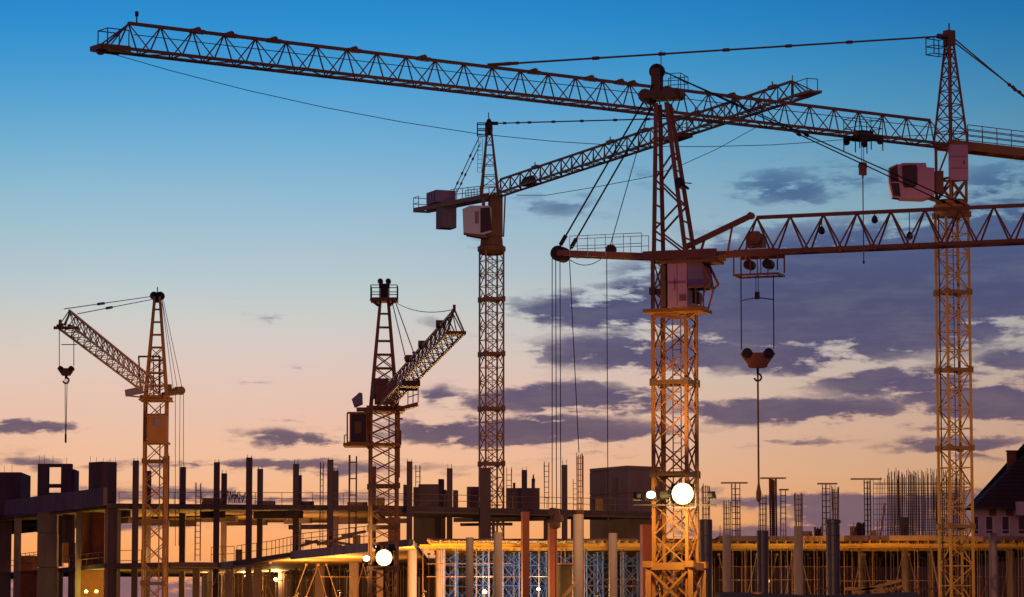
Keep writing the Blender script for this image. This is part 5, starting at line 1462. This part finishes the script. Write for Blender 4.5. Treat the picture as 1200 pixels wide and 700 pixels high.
# ---------------------------------------------------------------- floodlights
def head(root, c, aim, size, lens='lamp_lens'):
    """one lamp head: tapered housing, lens, yoke; aim is a world direction"""
    d = V(aim).normalized(); x = d.cross(UP).normalized(); y = x.cross(d).normalized(); s = size / 2
    m = MB(); q = []
    for (k, t) in ((1.08, .0), (.55, -size * .55)):
        q.append([c + x * (sx * s * k) + y * (sy * s * k * .85) + d * t for sx, sy in ((-1, -1), (1, -1), (1, 1), (-1, 1))])
    for i in range(4):
        m.quad(q[0][i], q[0][(i + 1) % 4], q[1][(i + 1) % 4], q[1][i])
    m.quad(*reversed(q[1])); 
    for sx in (-1, 1):
        m.bar(c + x * sx * s * 1.2, c + x * sx * s * 1.2 - UP * s * 1.3, .04)
    m.bar(c + x * s * 1.2 - UP * s * 1.3, c - x * s * 1.2 - UP * s * 1.3, .04)
    o = wb(m, 'lamp_head', 'lamp_house', root)
    if size > .5:
        # big floodlight: open reflector bowl with the burning bulb inside
        bw = MB(); n = 24; rings = []
        for (rr_, tt) in ((1.0, .02), (.93, -.10 * size), (.78, -.24 * size), (.52, -.36 * size), (.2, -.42 * size)):
            rings.append([c + d * (tt + .3 * size) + x * (s * rr_ * math.cos(2 * math.pi * i / n)) + y * (s * rr_ * math.sin(2 * math.pi * i / n)) for i in range(n)])
        for ra, rb in zip(rings, rings[1:]):
            for i in range(n):
                bw.quad(ra[i], ra[(i + 1) % n], rb[(i + 1) % n], rb[i])
        bw.quad(*rings[-1]); wb(bw, 'reflector', 'reflector', root, o)
        bb = MB(); bc = c + d * (.3 * size - .16 * size); k = .27 * size
        for (r0_, t0_, r1_, t1_) in ((.0, 1, .7, .7), (.7, .7, 1, 0), (1, 0, .7, -.7), (.7, -.7, .0, -1)):
            for i in range(12):
                a0, a1 = 2 * math.pi * i / 12, 2 * math.pi * (i + 1) / 12
                q_ = [bc + d * (k * t_) + x * (k * r_ * math.cos(a_)) + y * (k * r_ * math.sin(a_)) for (r_, t_, a_) in ((r0_, t0_, a0), (r0_, t0_, a1), (r1_, t1_, a1), (r1_, t1_, a0))]
                bb.quad(*q_)
        wb(bb, 'bulb', 'lamp_lens', root, o)
        return o
    g = MB(); n = 20; pts = [c + d * .005 + x * (s * math.cos(2 * math.pi * i / n)) + y * (s * .8 * math.sin(2 * math.pi * i / n)) for i in range(n)]
    g.prism(pts, d * .02); wb(g, 'lens', lens, root, o)
    return o
def spot(root, c, target, energy, color, angle=60, blend=.6, size=.4):
    l = bpy.data.lights.new('beam', 'SPOT'); l.energy = energy; l.color = color; l.spot_size = R(angle); l.spot_blend = blend; l.shadow_soft_size = size
    o = bpy.data.objects.new('beam', l); col.objects.link(o); o.parent = root; o.location = V(c) - root.location
    o.rotation_euler = (V(target) - V(c)).to_track_quat('-Z', 'Y').to_euler(); return o
def point(root, c, energy, color, size=.3):
    l = bpy.data.lights.new('glow', 'POINT'); l.energy = energy; l.color = color; l.shadow_soft_size = size
    o = bpy.data.objects.new('glow', l); col.objects.link(o); o.parent = root; o.location = V(c) - root.location; return o
SOD = (1.0, .56, .2)
# left floodlight pole
YF = 192.0; c = P(450, 655, YF)
FL = thing('floodlight', V((c.x, YF, 0)), 'blazing left floodlight lamp on a pole at the foot of the red-brown crane', 'floodlight')
m = MB(); m.tube((c.x, YF + .35, 0), (c.x, YF + .35, c.z + .7), .07, 8, .05); m.bar(V((c.x - 1.15, YF + .35, c.z - .35)), V((c.x + .5, YF + .35, c.z - .35)), .07); m.bar(V((c.x - .5, YF + .35, c.z + .4)), V((c.x + .5, YF + .35, c.z + .4)), .07); wb(m, 'pole', 'dark_steel', FL)
toc = (EYE - c).normalized()
for (dx_, dz_, s_) in ((0, .06, .92), (-.98, 0.02, .36)):
    head(FL, c + V((dx_, 0, dz_)), toc + V((dx_ * .2, 0, 0)), s_)
for (dx_, aim) in ((-.4, (-1, .35, .15)), (.4, (.3, 1, .15))):  # extra heads turned into the site, added to light the cranes
    head(FL, c + V((dx_, .6, .65)), aim, .4, 'lamp_lens_warm')
spot(FL, c + V((-.9, .7, .9)), P(185, 640, 245), 12000, (1, .62, .24), 40)
spot(FL, c + V((.2, 1.0, .9)), P(449, 560, 206), 320, SOD, 80)
# right floodlight on the front crane's mast
YG = 158.2; c = P(800, 580, YG)
FR = thing('floodlight', V((c.x, YG, c.z - .6)), 'blazing right floodlight lamp fixed to the front crane mast', 'floodlight')
m = MB(); a = P(763, 580, YG); m.bar(V((a.x - .8, YG + .5, c.z - .45)), V((c.x + 1.6, YG + .5, c.z - .45)), .08); m.bar(V((c.x - .1, YG + .5, c.z - .5)), V((c.x - .1, YG + .5, c.z + .8)), .07); m.bar(V((c.x - .6, YG + .5, c.z + .35)), V((c.x + .6, YG + .5, c.z + .35)), .07); wb(m, 'bracket', 'dark_steel', FR)
toc = (EYE - c).normalized()
for (dx_, dz_, s_) in ((0, .05, 1.0), (a.x - c.x, 0, .4)):
    head(FR, c + V((dx_, 0, dz_)), toc + V((dx_ * .1, 0, 0)), s_)
m = MB(); q = P(781, 580, YG); m.tube(q + V((-.3, .3, 0)), q + V((.3, .3, 0)), .22, 10); wb(m, 'ballast_box', 'lamp_house', FR)
head(FR, c + V((1.35, .1, .0)), (.5, 1, .2), .36); head(FR, c + V((-2.1, .3, .0)), (-.4, 1, .25), .36)  # two more heads added to light the right and rear cranes
spot(FR, c + V((1.5, .3, .2)), P(1090, 600, 205), 30000, SOD, 56, 1.0)
spot(FR, c + V((.2, -2.6, .6)), P(790, 400, 160), 2100, SOD, 70, 1.0)
spot(FR, c + V((.2, -2.2, -.2)), P(792, 660, 160), 1600, (1, .62, .2), 120)
spot(FR, c + V((-2.2, .4, .2)), P(576, 540, 312), 110000, SOD, 24, 1.0)
# small work lamps between the props, plus added orange fill lamps
def work_or_fill_lamp(px, py, Y, label, energy, color, lens='lamp_lens_warm', s=.22, aim=None):
    c = P(px, py, Y); t = thing('work_or_fill_lamp', V((c.x, Y, 0)), label, 'work lamp', 'work lamps under the floors')
    m = MB(); m.tube((c.x, Y + .25, 0), (c.x, Y + .25, c.z + .1), .03, 6); wb(m, 'stand', 'dark_steel', t)
    head(t, c, aim or (EYE - c), s, lens); point(t, c + (V(aim).normalized() * .3 if aim else V((0, -.25, .1))), energy, color)
YG_ = (.9, .68, .08)
work_or_fill_lamp(101, 693, 276.5, 'yellow-green glowing work lamp low inside the left wing', 420, YG_)
work_or_fill_lamp(113, 693, 277, 'second yellow-green work lamp low inside the left wing, right of the first', 260, YG_)
ORA = (1, .44, .10)  # colour of the fill lamps added to warm columns and deck
work_or_fill_lamp(497, 694, 222, 'added orange fill lamp at the foot of the columns right of the left floodlight', 5200, ORA, aim=(.2, 1, .35))
work_or_fill_lamp(398, 693, 243, 'added orange fill lamp under the pale edge beams left of the left floodlight', 2600, ORA, aim=(.2, 1, .35))
work_or_fill_lamp(348, 695, 250, 'added orange fill lamp under the pale edge beams, farther left of the left floodlight', 2300, ORA, aim=(.2, 1, .35))
work_or_fill_lamp(700, 696, 214, 'added orange fill lamp between the two pale columns left of the front crane', 900, ORA, aim=(-.3, 1, .3))
work_or_fill_lamp(1040, 697, 221, 'added orange fill lamp behind the leaning planks at lower right', 900, ORA, aim=(.2, 1, .35))
work_or_fill_lamp(915, 697, 220, 'added orange fill lamp between the hook column and the pinkish column', 550, ORA, aim=(.3, 1, .3))
work_or_fill_lamp(246, 673, 284, 'warm work lamp between columns below the lower floor, leftmost of the orange ones', 1300, SOD)
work_or_fill_lamp(289, 674, 284, 'warm work lamp between columns below the lower floor, second of the orange ones', 1300, SOD)
work_or_fill_lamp(323, 679, 280, 'warm work lamp between columns below the lower floor, third of the orange ones', 1300, SOD)
work_or_fill_lamp(568, 693, 226, 'white work lamp at the foot of the blue shoring between two pale columns', 800, (1, .86, .66), 'lamp_lens', .2)
work_or_fill_lamp(631, 690, 227, 'white work lamp at the foot of the blue shoring right of the first red column', 600, (1, .86, .66), 'lamp_lens', .15)
work_or_fill_lamp(899, 680, 224, 'yellow work lamp right beside the blue column below the hook', 260, (1, .7, .2))

# lamps lying on the lower floor of the left frame, behind its edge: their glow shows on the ceiling above
def floor_lamp(px, Y, label, energy, color):
    p = P(px, 640, Y); t = thing('floor_lamp', V((p.x, Y, z2)), label, 'work lamp', 'lamps on the lower floor')
    m = MB(); m.bar(V((p.x - .2, Y, z2 + .03)), V((p.x + .2, Y, z2 + .03)), .3, .04); m.bar(V((p.x - .2, Y, z2 + .05)), V((p.x - .2, Y, z2 + .22)), .03); m.bar(V((p.x + .2, Y, z2 + .05)), V((p.x + .2, Y, z2 + .22)), .03); wb(m, 'stand', 'dark_steel', t)
    head(t, V((p.x, Y, z2 + .2)), (0, .3, 1), .26, 'lamp_lens_warm'); point(t, V((p.x, Y, z2 + .4)), energy, color, .15)
floor_lamp(152, 285, 'lamp on the lower floor by the leftmost crane mast, lighting the ceiling yellow', 660, (1, .66, .16))
floor_lamp(238, 286, 'lamp on the lower floor lighting the ceiling orange left of the tangled bars', 924, (1, .5, .12))
floor_lamp(318, 286, 'lamp on the lower floor lighting the ceiling orange between the column pairs', 924, (1, .5, .14))
floor_lamp(366, 284, 'lamp on the lower floor lighting the ceiling right of the last column pair', 572, (1, .5, .2))

rr = random.Random(21)
def raker(x0, y0, x1, y1, Y, label, group):
    m = MB(); a, b = P(x0, y0, Y), P(x1, y1, Y + rr.uniform(-1, 1)); m.tube(a, b, .035, 5); m.box(a, (.2, .2, .08)); m.box(b, (.16, .16, .16))
    tag(m.build('raking_brace', 'prop_steel'), label, 'brace', group)
for k in range(12):
    x = 246 + k * 19 + rr.uniform(-4, 4); raker(x, 700, x + rr.choice((-1, 1)) * rr.uniform(9, 17), 668 if x < 330 else 662, 268 if x < 330 else 254, 'slanting steel brace among the props under the left frame', 'slanting braces under the left frame')
for k in range(14):
    x = 850 + k * 25 + rr.uniform(-6, 6); raker(x, 700, x + rr.choice((-1, 1)) * rr.uniform(8, 18), 650, 229, 'slanting steel brace among the props under the right half of the deck', 'slanting braces under the deck')
for (x0, x1, y, Y, lab) in ((236, 300, 683, 270, 'level scaffold tube under the lower floor right of the leftmost crane'), (302, 375, 680, 262, 'level scaffold tube across the props between two lower columns'), (376, 445, 676, 252, 'level scaffold tube left of the left floodlight pole'), (1100, 1200, 676, 228, 'level scaffold tube right of the right crane mast'), (842, 1000, 664, 227.5, 'upper level scaffold tube under the right deck'), (500, 600, 661, 227.5, 'upper level scaffold tube over the blue shoring')):
    ledger(x0, x1, y, Y, lab)
# edge-protection posts along the deck
for k in range(16):
    x = 846 + k * 22.5 + rr.uniform(-5, 5); p = P(x, 629, YD + .3); m = MB(); m.bar(V((p.x, p.y, zd)), V((p.x, p.y, zd + rr.uniform(.5, 1.05))), .05); m.box((p.x, p.y, zd + .03), (.16, .16, .06))
    tag(m.build('edge_post', 'prop_steel'), 'short steel edge post standing along the rim of the right deck', 'post', 'edge posts on the deck rim')
# form panels leaning and standing on the floors
for (x, y0, y1, w_, Y, zb_, lab) in ((446, 583, 594, 10, 281, z3, 'small dark form panel standing on the upper floor right of the red-brown crane mast'), (702, 585, 600, 9, 287, z3, 'small dark form panel standing in front of the plain concrete box'), (280, 644, 656, 8, 272, z2, 'small form panel standing on the lower floor between columns'), (418, 627, 637, 9, 258, z2, 'small form panel standing at the right end of the lower floor'), (1000, 617, 628, 8, 230, zd, 'small form panel standing on the deck left of the wide-topped rebar column')):
    a, b = P(x - w_ / 2, y0, Y), P(x + w_ / 2, y0, Y); t = thing('form_panel', V(((a.x + b.x) / 2, Y, zb_)), lab, 'form panel')
    m = MB(); m.box(((a.x + b.x) / 2, Y, (a.z + zb_) / 2), (b.x - a.x, .05, a.z - zb_), .1); wb(m, 'face_sheet', 'plywood', t)
    for q in (-.35, 0, .35):
        m = MB(); m.box(((a.x + b.x) / 2 + q * (b.x - a.x), Y - .08, (a.z + zb_) / 2), (.06, .09, (a.z - zb_) * .96), .1); wb(m, 'stud', 'timber', t)
